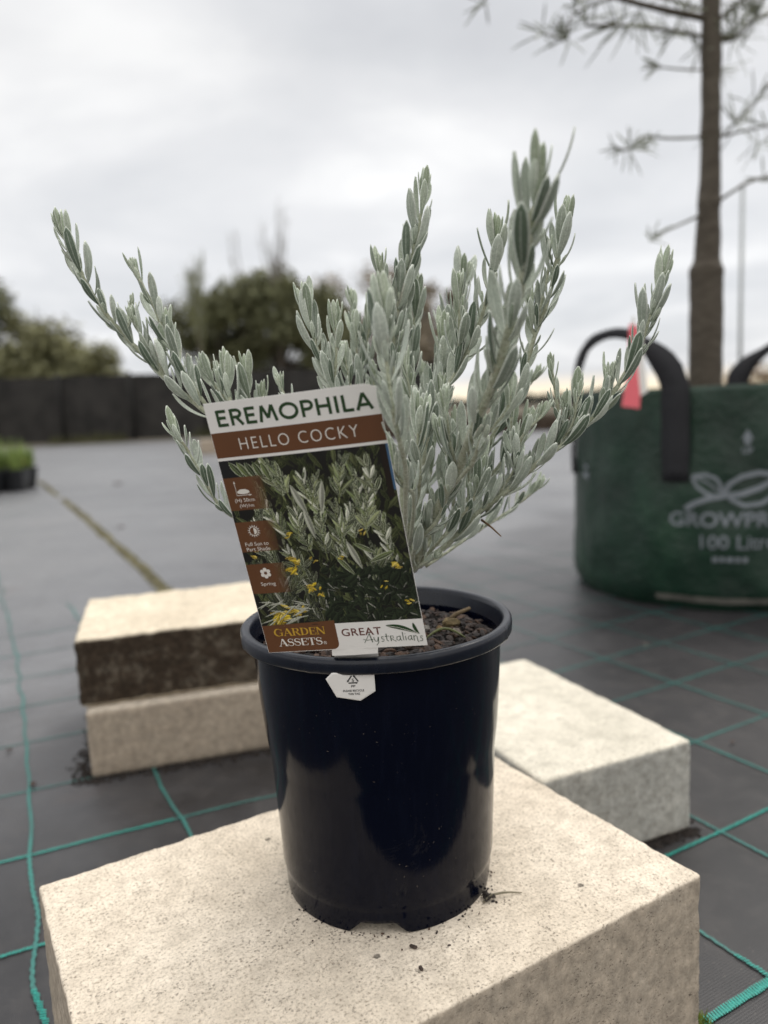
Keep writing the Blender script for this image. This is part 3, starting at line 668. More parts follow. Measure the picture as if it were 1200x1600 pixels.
g = MB(); sheet(g, x0, x1, y0, y1, .00005, nx, ny)
me = D.meshes.new('photo_print'); me.from_pydata([tuple(v) for v in g.v], [], g.f)
ca = me.color_attributes.new('col', 'FLOAT_COLOR', 'CORNER')
arr = np.ones((ny * nx, 4, 4), np.float32); arr[:, :, :3] = img.reshape(-1, 1, 3); ca.data.foreach_set('color', arr.ravel())
me.materials.append(M_print); o = D.objects.new('photo_print', me); COL.objects.link(o); o.parent = tagroot
# lettering on the label
def lettering(name, items, mat, parent=tagroot, d=.00012):
    g = MB(); k = 0
    for it in items:
        if it[0] == 'T': L = [text_mesh(*it[1:])]
        elif it[0] == 'S': L = serif_text(*it[1:])
        elif it[0] == 'K': L = [stroke(it[1], it[2])]
        else: L = [(it[1], [tuple(range(len(it[1])))])]
        for vs, fs in L:
            add2d(g, vs, fs, d + k * .0000015); k += 1
    return g.build(name, mat, parent, smooth=False)
SANS = {'E': ([[(.09, 0), (.09, 1)], [(.09, .92), (.55, .92)], [(.09, .52), (.50, .52)], [(.09, .08), (.57, .08)]], .72),
 'R': ([[(.09, 0), (.09, 1)], [(.09, .92), (.32, .92)] + arc(.34, .71, .22, .21, 90, -90, 10) + [(.09, .50)], [(.32, .50), (.62, .0)]], .78),
 'M': ([[(.05, 0), (.20, .98)], [(.20, .98), (.45, .22)], [(.45, .22), (.70, .98)], [(.70, .98), (.86, 0)]], 1.05),
 'O': ([arc(.47, .5, .41, .42, 0, 360, 36)], 1.08), 'P': ([[(.09, 0), (.09, 1)], [(.09, .92), (.32, .92)] + arc(.34, .69, .22, .23, 90, -90, 10) + [(.09, .46)]], .74),
 'H': ([[(.09, 0), (.09, 1)], [(.66, 0), (.66, 1)], [(.09, .52), (.66, .52)]], .92), 'I': ([[(.09, 0), (.09, 1)]], .34), 'L': ([[(.09, 0), (.09, 1)], [(.09, .08), (.55, .08)]], .68),
 'A': ([[(.03, 0), (.38, .98)], [(.38, .98), (.74, 0)], [(.14, .30), (.62, .30)]], .78)}
def sans_text(s_, x0, y0, w, h, wt):
    tot = sum(SANS[c][1] for c in s_) - .16; x = 0; out = []
    for c in s_:
        for pl_ in SANS[c][0]: out.append(('K', [(x0 + (x + p[0]) / tot * w, y0 + p[1] * h) for p in pl_], wt))
        x += SANS[c][1]
    return out
lettering('heading_lettering', sans_text('EREMOPHILA', 6.0, 147.9, 91.0, 9.6, 1.85), M_dgreen)
lettering('subheading_lettering', [('T', 'HELLO COCKY', 16.3, 133.3, 71.5, 7.0, -.012, 1.22)], M_cream)
ptsF = []
for q in range(6):
    a = radians(90 + 60 * q); ptsF.append(('P', [(11.8 + 2.35 * cos(a) + 1.25 * cos(radians(t)) * 1.0, 55 + 2.35 * sin(a) + 1.25 * sin(radians(t))) for t in range(0, 360, 30)]))
ringF = ('K', arc(11.8, 55, 1.2, 1.2, 0, 360, 20), .35)
sunp = [('P', [(11.3 + (2.9 + .0) * cos(radians(q * 24 - 6)), 82.8 + 2.9 * sin(radians(q * 24 - 6))), (11.3 + 4.3 * cos(radians(q * 24)), 82.8 + 4.3 * sin(radians(q * 24))), (11.3 + 2.9 * cos(radians(q * 24 + 6)), 82.8 + 2.9 * sin(radians(q * 24 + 6)))]) for q in range(15)]
sunp += [('K', arc(11.3, 82.8, 2.75, 2.75, 0, 360, 28), .3), ('P', arc(11.3, 82.8, 1.9, 2.1, -90, 90, 12))]
ic = [('K', [(6.6, 113.4), (6.6, 105.8)], .3), ('P', [(6.0, 113.2), (7.2, 113.2), (6.6, 115.0)]), ('K', [(6.45, 105.8), (14.6, 105.8)], .3), ('P', [(14.4, 105.2), (14.4, 106.4), (16.0, 105.8)]),
      ('P', arc(11.0, 107.6, 3.9, 1.1, 0, -180, 10) + [(7.3, 108.4), (9.3, 109.5), (12.6, 109.5), (14.6, 108.5)])]
lettering('icon_lettering', ic + sunp + ptsF + [ringF,
    ('T', '(H) 50cm', 4.4, 101.0, 12.6, 2.9, .0), ('T', '(W)1m', 6.6, 97.6, 9.0, 2.7, .0),
    ('T', 'Full Sun to', 3.6, 73.4, 15.0, 2.4, .0), ('T', 'Part Shade', 3.7, 70.0, 15.2, 2.4, .0), ('T', 'Spring', 7.0, 46.0, 9.6, 3.0, .0)], M_cream)
lettering('garden_lettering', [('S', 'GARDEN', 7.2, 11.4, 33.8, 5.2)], M_gold)
lettering('assets_lettering', [('S', 'ASSETS', 8.6, 4.2, 28.8, 5.2), ('T', '®', 38.0, 4.2, 2.2, 2.2, 0)], M_cream)
lettering('great_lettering', [('T', 'GREAT', 51.0, 9.0, 25.2, 5.2, .008, 1.05)], M_maroon)
# fine calligraphic word, drawn as pen strokes
def K(pts, w=.42): return ('K', pts, w)
wd = [K([(64.2, 3.6), (66.4, 7.0), (68.3, 10.0)], .32), K([(68.3, 10.2), (69.4, 3.9)], .6), K([(63.8, 6.3), (66, 5.5), (70.2, 5.8)], .32),
      K([(70.6, 7.4), (71.2, 4.6), (72.6, 4.4), (73.6, 7.4)], .45), K([(73.7, 7.5), (73.2, 3.6), (71.6, 1.7)], .35),
      K([(77.0, 7.3), (75.6, 7.4), (75.5, 6.3), (76.9, 5.4), (76.6, 4.3), (75.1, 4.2)], .45),
      K([(78.8, 9.4), (78.7, 4.8), (79.7, 4.2)], .45), K([(77.6, 7.4), (80.4, 7.6)], .32),
      K([(81.2, 7.6), (81.3, 4.1)], .5), K([(81.0, 7.6), (83.0, 7.5), (83.1, 6.3), (81.5, 5.8), (84.4, 3.8)], .38),
      K([(87.2, 7.2), (85.3, 6.9), (84.9, 5.0), (86.0, 4.2), (87.2, 5.4)], .42), K([(87.3, 7.4), (87.2, 4.8), (88.0, 4.2)], .45),
      K([(89.1, 10.0), (89.1, 4.2)], .45), K([(90.6, 7.2), (90.6, 4.1)], .45), K([(90.55, 8.6), (90.75, 8.9)], .5),
      K([(94.2, 7.1), (92.5, 6.8), (92.0, 5.0), (93.0, 4.2), (94.1, 5.4)], .42), K([(94.3, 7.3), (94.2, 4.7), (94.9, 4.2)], .45),
      K([(95.7, 7.2), (95.7, 3.6)], .45), K([(95.8, 6.4), (97.1, 7.1), (97.7, 6.2), (97.7, 3.6), (98.3, 2.4)], .42),
      K([(101.2, 6.4), (99.9, 6.6), (99.7, 5.6), (100.9, 4.6), (100.6, 3.4), (98.9, 3.2)], .45)]
lettering('script_lettering', wd, M_dgreen, d=.00016)
def leaf2d(x0, y0, x1, y1, w, n=12, bend=0):
    dx, dy = x1 - x0, y1 - y0; l = sqrt(dx * dx + dy * dy); px, py = -dy / l, dx / l; up = []; dn = []
    for i in range(n + 1):
        t = i / n; b = bend * sin(pi * t); ww = w * sin(pi * t ** .8) ** .9 / 2 + .03
        up.append((x0 + dx * t + px * (b + ww), y0 + dy * t + py * (b + ww))); dn.append((x0 + dx * t + px * (b - ww), y0 + dy * t + py * (b - ww)))
    return ('P', dn + list(reversed(up)))
lettering('leaf_emblem', [leaf2d(79.6, 14.9, 99.0, 8.2, 3.0, bend=1.2), leaf2d(96.6, 15.8, 99.6, 8.0, 2.0, bend=-.6)], M_dgreen, d=.00014)
lettering('leaf_emblem_vein', [('K', [(81, 14.6), (88, 12.9), (98.6, 8.6)], .28)], M_cream, d=.00024)
# neck of the card: drops between card and soil just inside the rim
g = MB()
nk = [(40.5, .0), (72.0, .3)]; a0, a1 = tpm(42, .5, -.0006), tpm(71.5, .8, -.0006)
down = [(0, 0, 0), (0, .0009, -.0050), (0, .0175, -.0062), (0, .019, -.034)]
vs = []
for dz in (0, -.0005):
    for d in down:
        for a in (a0, (a0 + a1) / 2 + Vector((0, -.0008, 0)), a1): vs.append(a + Vector(d) + en * dz)
fs = [(3 * r + c, 3 * r + 3 + c, 3 * r + 4 + c, 3 * r + 1 + c) for r in range(3) for c in range(2)]
fs += [tuple(12 + i for i in reversed(f)) for f in fs]
g.add(vs, fs); g.build('stake', M_white, tagroot, smooth=False)
# tab hooked out under the rim with the recycling mark
TC = Vector((-.0265, .4695, .3230))
tn = Vector((-.02, -.990, -.14)).normalized(); tx = Vector((1, -.02, .0)).normalized(); ty = tn.cross(tx).normalized() * 1; 
if ty.z < 0: ty = -ty
def tq(u, v, d=0): return TC - BL + tx * u / 1000 + ty * v / 1000 + tn * (d - .0006 * cos(u / 15.5 * pi) * 0)
poly = [(-11.5, 8.5), (15.3, 8.5), (15.5, -5.4), (5.6, -11.8), (-9.5, -8.6), (-15.6, 4.4)]
g = MB()
n = len(poly); mid = [(x * .93, y * .93) for x, y in poly]
g.add([tq(x, y, .0004) for x, y in mid] + [tq(x, y, .0001) for x, y in poly] + [tq(x, y, -.0004) for x, y in poly], [tuple(reversed(range(n)))] + [(i, (i + 1) % n, (i + 1) % n + n, i + n) for i in range(n)] + [(i + n, (i + 1) % n + n, (i + 1) % n + 2 * n, i + 2 * n) for i in range(n)])
tab = g.build('tab', M_white, tagroot, smooth=False)
bmm = bmesh.new(); bmm.from_mesh(tab.data); bmesh.ops.recalc_face_normals(bmm, faces=bmm.faces); bmm.to_mesh(tab.data); bmm.free()
g = MB(); k = 0
def tabadd(vs, fs):
    global k
    g.add([tq(x, y, .00052 + k * .000002) for x, y in vs], fs); k += 1
for q in range(3):
    a = radians(90 + 120 * q); b = radians(90 + 120 * (q + 1)); R = 4.7; c0 = (1.5, 3.2)
    A = (c0[0] + R * cos(a), c0[1] + R * sin(a) * .85); B = (c0[0] + R * cos(b), c0[1] + R * sin(b) * .85)
    pA = (A[0] * .85 + B[0] * .15, A[1] * .85 + B[1] * .15); pB = (A[0] * .28 + B[0] * .72, A[1] * .28 + B[1] * .72); pC = (A[0] * .08 + B[0] * .92, A[1] * .08 + B[1] * .92)
    tabadd(*stroke([pA, pB], .85)); l = sqrt((pC[0] - pB[0]) ** 2 + (pC[1] - pB[1]) ** 2); ux, uy = (pC[0] - pB[0]) / l, (pC[1] - pB[1]) / l
    tabadd([(pB[0] - uy * .8, pB[1] + ux * .8), (pB[0] + uy * .8, pB[1] - ux * .8), pC], [(0, 1, 2)])
for s, x, y, w, h in (('5', .8, 1.9, 1.5, 2.3), ('PP', .2, -1.9, 2.8, 1.6), ('PLEASE RECYCLE', -5.0, -5.0, 13.4, 1.5), ('THIS TAG', -2.0, -7.3, 7.6, 1.5)):
    tabadd(*text_mesh(s, x, y, w, h, .02))
g.build('recycling_mark', M_black, tab, smooth=False)
for c in list(tab.children): pass

# ------------------------------------------------------------------ the shrub
STEMS = [
 ([(0.0034, 0.565, 0.3709), (-0.0376, 0.56, 0.4221), (-0.0808, 0.555, 0.4692), (-0.1191, 0.55, 0.4972), (-0.1444, 0.55, 0.52), (-0.167, 0.55, 0.5454), (-0.187, 0.55, 0.5705), (-0.2006, 0.55, 0.5992), (-0.2114, 0.55, 0.6241)], 2.6, 1.2, 0.12, 26, 7.5, 1),
 ([(-0.117, 0.55, 0.4953), (-0.1314, 0.552, 0.5194), (-0.144, 0.553, 0.5446), (-0.1547, 0.555, 0.5739), (-0.1644, 0.555, 0.5954)], 1.7, 1.0, 0.15, 22, 6.0, 1),
 ([(-0.1478, 0.55, 0.5224), (-0.1563, 0.548, 0.5426), (-0.1671, 0.546, 0.5647)], 1.0, 0.7, 0.3, 17, 5.5, 0),
 ([(-0.1745, 0.55, 0.5568), (-0.1711, 0.552, 0.5656), (-0.1692, 0.553, 0.5753)], 0.9, 0.6, 0.1, 12, 4.0, 0),
 ([(-0.0024, 0.56, 0.3699), (-0.0472, 0.54, 0.3929), (-0.081, 0.53, 0.4147), (-0.1091, 0.525, 0.4312), (-0.1212, 0.52, 0.4535), (-0.1315, 0.52, 0.4757), (-0.1368, 0.52, 0.4846)], 1.7, 0.9, 0.45, 20, 7.0, 0),
 ([(-0.0587, 0.56, 0.4609), (-0.0897, 0.56, 0.4856), (-0.1059, 0.56, 0.5047), (-0.1089, 0.56, 0.5254)], 1.6, 1.1, 0.5, 24, 5.0, 1),
 ([(-0.055, 0.57, 0.46), (-0.0818, 0.57, 0.485), (-0.0937, 0.57, 0.5042), (-0.0956, 0.57, 0.5229)], 1.5, 1.0, 0.45, 24, 5.0, 1),
 ([(-0.0746, 0.58, 0.47), (-0.1018, 0.58, 0.4952), (-0.1194, 0.58, 0.515), (-0.1267, 0.585, 0.5274)], 1.5, 1.0, 0.5, 22, 5.0, 0),
 ([(-0.0448, 0.56, 0.4602), (-0.0607, 0.56, 0.4888), (-0.0672, 0.56, 0.5097), (-0.0687, 0.56, 0.5148)], 1.2, 0.8, 0.4, 16, 5.0, 0),
 ([(0.0051, 0.565, 0.3757), (-0.0128, 0.555, 0.445), (-0.0242, 0.55, 0.4872), (-0.0351, 0.55, 0.5191), (-0.0425, 0.55, 0.5461), (-0.0484, 0.55, 0.5661)], 2.2, 1.2, 0.3, 26, 6.0, 1),
 ([(-0.0171, 0.57, 0.4582), (-0.0189, 0.57, 0.496), (-0.0209, 0.57, 0.5193), (-0.0225, 0.57, 0.5332)], 1.4, 0.9, 0.3, 20, 5.5, 1),
 ([(-0.0153, 0.59, 0.4568), (-0.011, 0.6, 0.4956), (-0.0144, 0.61, 0.5305), (-0.0155, 0.61, 0.555)], 1.4, 0.9, 0.3, 22, 6.0, 1),
 ([(0.01, 0.57, 0.3744), (0.0143, 0.57, 0.4375), (0.014, 0.57, 0.4944), (0.0125, 0.57, 0.5315), (0.0151, 0.57, 0.5587), (0.0228, 0.57, 0.5854), (0.0314, 0.57, 0.6117), (0.039, 0.57, 0.642)], 2.6, 1.2, 0.2, 26, 6.5, 1),
 ([(0.0159, 0.57, 0.5036), (0.01, 0.565, 0.5494), (0.0068, 0.56, 0.5802), (0.0056, 0.56, 0.5912)], 1.4, 0.8, 0.2, 20, 7, 0),
 ([(0.0191, 0.58, 0.4941), (0.0272, 0.585, 0.5318), (0.0301, 0.59, 0.5603), (0.0316, 0.59, 0.5742)], 1.6, 1.0, 0.15, 24, 5.5, 1),
 ([(0.0164, 0.6, 0.4645), (-0.0027, 0.62, 0.5154), (-0.0077, 0.62, 0.5457), (-0.0027, 0.62, 0.5652)], 1.4, 0.9, 0.2, 24, 6, 1),
 ([(0.013, 0.52, 0.4028), (0.013, 0.445, 0.4575), (0.0073, 0.413, 0.4913), (0.0049, 0.41, 0.5214), (0.0057, 0.41, 0.5444)], 1.8, 1.0, 0.3, 26, 8.5, 1),
 ([(0.0168, 0.53, 0.4008), (0.0197, 0.48, 0.4381), (0.0131, 0.46, 0.4485), (0.0072, 0.45, 0.4593), (0.0059, 0.45, 0.4642)], 1.5, 1.1, 0.35, 21, 5.0, 1),
 ([(0.0171, 0.56, 0.381), (0.0272, 0.58, 0.4261), (0.0379, 0.59, 0.4689), (0.0492, 0.6, 0.5123), (0.0583, 0.6, 0.5457), (0.0673, 0.6, 0.5787), (0.0696, 0.6, 0.588)], 2.2, 1.0, 0.2, 26, 6.5, 1),
 ([(0.0235, 0.56, 0.4191), (0.0302, 0.56, 0.4658), (0.0366, 0.555, 0.4933), (0.0459, 0.555, 0.5199), (0.0471, 0.55, 0.5396)], 1.8, 1.0, 0.15, 28, 6, 1),
 ([(0.0281, 0.6, 0.4237), (0.0525, 0.65, 0.4925), (0.0604, 0.66, 0.535), (0.0613, 0.66, 0.5615)], 1.5, 0.9, 0.2, 24, 7, 0),
 ([(0.0193, 0.56, 0.3761), (0.0286, 0.535, 0.4076), (0.0426, 0.5, 0.441), (0.0549, 0.46, 0.4772), (0.0629, 0.43, 0.506), (0.0698, 0.41, 0.5315), (0.0753, 0.395, 0.5579), (0.0777, 0.385, 0.5801), (0.0801, 0.38, 0.594)], 4.0, 1.9, 0.12, 29, 6.5, 2),
 ([(0.032, 0.55, 0.434), (0.0314, 0.54, 0.4668), (0.0431, 0.53, 0.5016), (0.0582, 0.52, 0.526), (0.0691, 0.51, 0.5494), (0.0759, 0.505, 0.5764), (0.0785, 0.5, 0.5949)], 2.2, 1.2, 0.2, 27, 6.0, 1),
 ([(0.0426, 0.5, 0.441), (0.0542, 0.47, 0.4574), (0.0595, 0.455, 0.4734), (0.0735, 0.45, 0.4896), (0.076, 0.45, 0.4995)], 1.6, 0.9, 0.25, 19, 5.5, 1),
 ([(0.0222, 0.57, 0.3763), (0.0435, 0.575, 0.4161), (0.0682, 0.57, 0.4492), (0.0883, 0.565, 0.4815), (0.1021, 0.56, 0.5084), (0.1124, 0.555, 0.5391), (0.1224, 0.55, 0.5688), (0.1279, 0.545, 0.5935), (0.1324, 0.54, 0.6153)], 2.6, 1.2, 0.15, 25, 7.0, 1),
 ([(0.1124, 0.555, 0.5391), (0.1169, 0.55, 0.5647), (0.1218, 0.55, 0.5818), (0.1225, 0.55, 0.5947)], 1.2, 0.8, 0.1, 18, 6, 0),
 ([(0.093, 0.57, 0.4858), (0.1082, 0.6, 0.4996), (0.1193, 0.61, 0.5092), (0.1244, 0.61, 0.5139)], 1.1, 0.8, 0.15, 15, 4.5, 0),
 ([(0.0241, 0.56, 0.3783), (0.0453, 0.55, 0.3959), (0.0681, 0.54, 0.4196), (0.0896, 0.53, 0.4378), (0.1101, 0.52, 0.4574), (0.1329, 0.515, 0.4737), (0.153, 0.51, 0.496), (0.17, 0.51, 0.5241), (0.1806, 0.51, 0.5522), (0.1872, 0.51, 0.57)], 2.6, 1.2, 0.1, 25, 4.4, 1),
 ([(0.0726, 0.54, 0.4194), (0.0898, 0.53, 0.4467), (0.0948, 0.525, 0.4688), (0.1085, 0.52, 0.4855)], 1.3, 0.9, 0.15, 19, 5.5, 1),
 ([(0.0249, 0.57, 0.3836), (0.0576, 0.57, 0.4209), (0.0791, 0.565, 0.442), (0.0954, 0.56, 0.4627), (0.106, 0.56, 0.4784)], 1.8, 1.0, 0.2, 22, 6, 1),
 ([(0.0297, 0.575, 0.3749), (0.07, 0.6, 0.3936), (0.1035, 0.615, 0.4104), (0.1255, 0.62, 0.4245)], 1.4, 0.8, 0.2, 18, 7, 0),
 ([(0.1101, 0.52, 0.4574), (0.1236, 0.525, 0.4674), (0.1281, 0.53, 0.4801), (0.1278, 0.53, 0.491)], 1.1, 0.8, 0.1, 17, 5, 0),
 ([(0.0169, 0.56, 0.3762), (0.0222, 0.53, 0.4006), (0.0386, 0.51, 0.425), (0.0438, 0.5, 0.4514), (0.0412, 0.5, 0.4724)], 2.0, 1.2, 0.15, 26, 6, 1),
 ([(0.0193, 0.56, 0.3761), (0.0401, 0.54, 0.4025), (0.0627, 0.53, 0.4302), (0.0678, 0.53, 0.4522)], 1.6, 1.0, 0.15, 22, 6, 1),
 ([(0.0207, 0.56, 0.376), (0.0266, 0.54, 0.3846), (0.0343, 0.53, 0.3899)], 1.5, 0.9, 0.2, 12, 4, 0),
 ([(0.0171, 0.56, 0.381), (0.0171, 0.52, 0.4159), (0.0241, 0.505, 0.4435), (0.0236, 0.5, 0.4691), (0.0256, 0.5, 0.4856)], 2.0, 1.1, 0.15, 27, 6.5, 1),
]
shrub = empty('grey_leaved_shrub', (.004, .568, .318), 'silvery grey green leafed shrub growing in the navy pot', 'shrub')
SB = Vector((.004, .568, .318))
rng = random.Random(12)
UP = Vector((0, 0, 1))
# leaf template: rings along t, n around
NT, NA = 8, 8
def leaf_verts(base, d0, d1, nrm, L, W, cup, rnd_):
    """closed lens-section blade. nrm = adaxial (upper) side"""
    vs = []; cs = []; p = base.copy(); prev = 0
    g_, yv = rnd_
    for i in range(NT + 1):
        t = i / NT
        d = (d0 * (1 - t) + d1 * t).normalized(); p = p + d * (L * (t - prev)); prev = t
        s = nrm.cross(d).normalized(); nn = d.cross(s).normalized()
        w = W * (.10 + .90 * max(0, sin(pi * min(1, (t * .95 + .03)) ** 1.35)) ** .66) * .5
        if i == NT: w = W * .09
        th = .00042 * (1.5 if t < .15 else 1) * (.35 + .65 * (w / (W * .5)))
        for j in range(NA):
            a = 2 * pi * j / NA; x = cos(a); y = sin(a)
            q = p + s * (w * x) + nn * (th * y + cup * W * (x * x) * .5 - (.10 * W * (1 - abs(x)) if t > .05 else 0) * .6)
            vs.append(q); gg = g_ + (.28 if y > 0 else -.12); cs.append((abs(x) if t < .93 else 1.0, min(1, max(0, gg)), yv))
    fs = [(i * NA + j, i * NA + (j + 1) % NA, (i + 1) * NA + (j + 1) % NA, (i + 1) * NA + j) for i in range(NT) for j in range(NA)]
    fs.append(tuple(NT * NA + j for j in range(NA)))
    return vs, fs, cs
def spline(pts, n):
    P = [Vector(p) for p in pts]; P = [P[0] * 2 - P[1]] + P + [P[-1] * 2 - P[-2]]; out = []
    m_ = len(P) - 3
    for k in range(n + 1):
        s = m_ * k / n; i = min(int(s), m_ - 1); t = s - i; a, b, c, d = P[i:i + 4]
        out.append(.5 * ((2 * b) + (c - a) * t + (2 * a - 5 * b + 4 * c - d) * t * t + (3 * b - a - 3 * c + d) * t ** 3))
    return out
def add_leaf(g, base, T, rad, L, W, open_, yv, rn=None):
    rad = rad.normalized(); up = .40 * rng.uniform(.5, 1.3)
    d0 = (T * (.9 - open_ * .35) + rad * (.35 + open_ * .75) + UP * up * .6).normalized()
    d1 = (T * .75 + rad * (-.05 + open_ * .38 + rng.uniform(-.12, .2)) + UP * (.55 + up) + Vector((rng.uniform(-.16, .16), rng.uniform(-.16, .16), 0))).normalized()
    nrm = (T * .35 - rad).normalized()
    if abs(nrm.dot(d0)) > .97: nrm = (nrm + Vector((.3, .2, 0))).normalized()
    g_ = rng.uniform(.0, .9) if rn is None else rn
    v, f, c = leaf_verts(base, d0, d1, nrm, L, W, rng.uniform(-.05, .22), (g_, yv)); g.add(v, f, c)
def grow(pts, r0, r1, ls, ll, sp, ax, name='branch', parent=shrub):
    pl = [Vector(p) - SB for p in pts]; length = sum((b - a).length for a, b in zip(pl, pl[1:])); n = max(8, int(length / .004)); C_ = spline(pl, n)
    # slight natural wobble
    sd = rng.random() * 50
    C_ = [c + Vector((noise.noise(Vector((i * .12, sd, 0))), noise.noise(Vector((i * .12, sd, 5))), 0)) * .0012 * min(1, i / 6) for i, c in enumerate(C_)]
    rads = [(r0 + (r1 - r0) * i / n) / 1000 * .92 for i in range(n + 1)]
    g = MB(); g.tube(C_, rads, 9, bump=.0007, bs=420)
    br = g.build(name, M_stem, parent)
    g = MB(); ll /= 1000; sp /= 1000
    s = length * ls; az = rng.random() * 6.28; cnt = 0
    step = length / n
    while s < length - .002:
        i = min(n - 1, int(s / step)); f = s / step - i; p = C_[i].lerp(C_[i + 1], f); T = (C_[i + 1] - C_[i]).normalized()
        u = T.cross(Vector((.3, 1, .1))).normalized(); w = T.cross(u); rem = (length - s)
        young = max(0, 1 - rem / .035)
        q = 2 if rem > .03 else 1
        for k in range(q):
            a = az + k * pi * rng.uniform(.8, 1.2); rad = u * cos(a) + w * sin(a)
            # on leaning stems leaves gather on the upper side
            rad = (rad + UP * (1.0 * (1 - abs(T.z)))).normalized()
            L = ll * rng.uniform(.70, 1.36) * (1 - .15 * young); 
            if rng.random() < .12: L *= .6
            W = L * rng.uniform(.185, .29); op = rng.uniform(.18, .68) * (1 - .65 * young) + .04
            if rng.random() < .05: op += .35
            add_leaf(g, p + rad * rads[i] * .6, T, rad, L, W, op, young * rng.uniform(.5, 1))
            cnt += 1
            if rem > .02 and ax and rng.random() < (.30 if ax == 1 else .45):   # axillary bud: a few small pale leaves
                for b in range(rng.choice((2, 3, 4))):
                    r2 = (rad + u * rng.gauss(0, .5) + w * rng.gauss(0, .5)).normalized(); l2 = rng.uniform(.005, .013) * (1.3 if ax == 2 else 1)
                    add_leaf(g, p + rad * (rads[i] + .0006) + T * .001, (T + rad * .5).normalized(), r2, l2, l2 * rng.uniform(.22, .32), rng.uniform(.05, .3), rng.uniform(.2, .7))
        az += 2.4 + rng.uniform(-.3, .3); s += 1.3 * sp * rng.uniform(.7, 1.3) * (1 - .55 * young)
    # terminal tuft
    T = (C_[-1] - C_[-3]).normalized(); u = T.cross(Vector((.3, 1, .1))).normalized(); w = T.cross(u)
    for k in range(11):
        a = k * 2.4; rad = u * cos(a) + w * sin(a); L = ll * rng.uniform(.55, .85) * (.55 + .45 * min(1, k / 3))
        add_leaf(g, C_[-1] - T * .0025 * (k % 3), T, rad, L, L * rng.uniform(.19, .25), (.02 + .025 * k / 2.2), rng.uniform(.6, 1))
    g.build('foliage', M_leaf, br)
    return br
g = MB(); g.tube([Vector(p) - SB for p in [(.0, .570, .312), (.002, .569, .330), (.008, .566, .350), (.012, .565, .372)]], [.0058, .0052, .0048, .0040], 10, bump=.0015, bs=200)
g.build('main_stem', M_stem, shrub)
for st in STEMS: grow(*st)
# automatic side shoots fill the crown between the measured stems
sides = [(7, .45, 4), (9, .5, 4), (12, .5, 6), (18, .5, 5), (19, .45, 3), (21, .35, 4), (22, .5, 4), (24, .45, 5), (27, .4, 7), (29, .5, 3), (31, .5, 3), (32, .5, 3), (0, .45, 3), (20, .5, 2), (11, .5, 3), (15, .4, 3)]
for (si, fr, cntS) in sides:
    cntS = max(1, int(cntS * .7))
    if si >= len(STEMS): continue
    pts, r0, r1, ls, ll, sp, ax = STEMS[si]; C_ = spline(pts, 40)
    for k in range(cntS):
        f = .14 + (.72 - .14) * (k + rng.random() * .6) / cntS; i = int(40 * f); b = C_[i]; T = (C_[i + 1] - C_[i]).normalized()
        side = Vector((rng.uniform(-1, 1), rng.uniform(-.6, 1.0), 0)).normalized(); L = rng.uniform(.022, .052)
        d = (T * .6 + side * .55 + UP * .7).normalized(); e1 = b + d * L * .5; e2 = e1 + (d * .5 + UP * .8).normalized() * L * .5
        grow([tuple(b), tuple(e1), tuple(e2)], 1.2, .8, .15, ll * .85, 5.0, 0)
# thin dead twig poking out low on the right
g = MB(); g.tube([Vector(p) - SB for p in [(0.0691, 0.542, 0.4137), (0.0752, 0.535, 0.409), (0.081, 0.53, 0.4031)]], [.0009, .0007, .0004], 6); g.build('dead_twig', simple('dead_twig', (.16, .09, .04), .8, .3, 200), shrub)
# ------------------------------------------------------------------ green planter bag
BC = Vector((.881, 2.027, 0)); BR = .352; BU = Vector((.3986, .9171, 0)); BT_ = Vector((.9171, -.3986, 0)); BH = .512
def bag_r(phi, z):
    q = Vector((cos(phi) * 1.6, sin(phi) * 1.6, z * 3.5)); r = BR * (1 + .012 * sin(pi * z / BH))
    r += .013 * noise.noise(q + Vector((5, 2, 0))) + .008 * noise.noise(Vector((cos(phi) * 7, sin(phi) * 7, z * 9)))
    if z < .05: r -= .016 * (1 - z / .05) ** 2
    return r
def bag_p(s, z, off=0.0):   # s = metres round the bag from the side that faces the camera, + is right
    phi = s / BR; r = bag_r(phi, z) + off
    return BC + (-BU * cos(phi) + BT_ * sin(phi)) * r + Vector((0, 0, z))
def mat_bag():
    M, t, b = newmat('green_woven_bag'); setv(b, Roughness=.42); b.inputs['Specular IOR Level'].default_value = .45
    n = noise_(t, 7, 5, .65); sc_ = noise_(t, 60, 3)
    c = ramp(t, n, [(.3, (.003, .015, .009)), (.55, (.006, .028, .0155)), (.75, (.018, .055, .030))])
    c = mixc(t, math_(t, 'MULTIPLY', ramp(t, sc_, [(.62, (0, 0, 0)), (.8, (1, 1, 1))]), .3), c, (.10, .11, .09))
    t.links.new(c, b.inputs['Base Color'])
    bump_(t, b, math_(t, 'ADD', n, math_(t, 'MULTIPLY', sc_, .3)), .5, .016); return M
M_bag = mat_bag()
bag = empty('planter_bag', tuple(BC), 'big dark green woven planter bag with black handles and grey printing', 'planter bag')
g = MB(); nphi, nz = 160, 44
zs = [BH * i / nz for i in range(nz + 1)]
vs = [bag_p(BR * 2 * pi * i / nphi, z) - BC for z in zs for i in range(nphi)]
vs += [(bag_p(BR * 2 * pi * i / nphi, BH - .004) - BC) * Vector((.985, .985, 1)) for i in range(nphi)] 
vs += [(bag_p(BR * 2 * pi * i / nphi, BH - .10) - BC) * 1.0 - (-BU * cos(2 * pi * i / nphi) + BT_ * sin(2 * pi * i / nphi)) * .008 for i in range(nphi)]
for q in range(len(vs) - 2 * nphi, len(vs) - nphi): vs[q] = Vector((vs[q].x, vs[q].y, BH - .003))
k_ = nz + 3
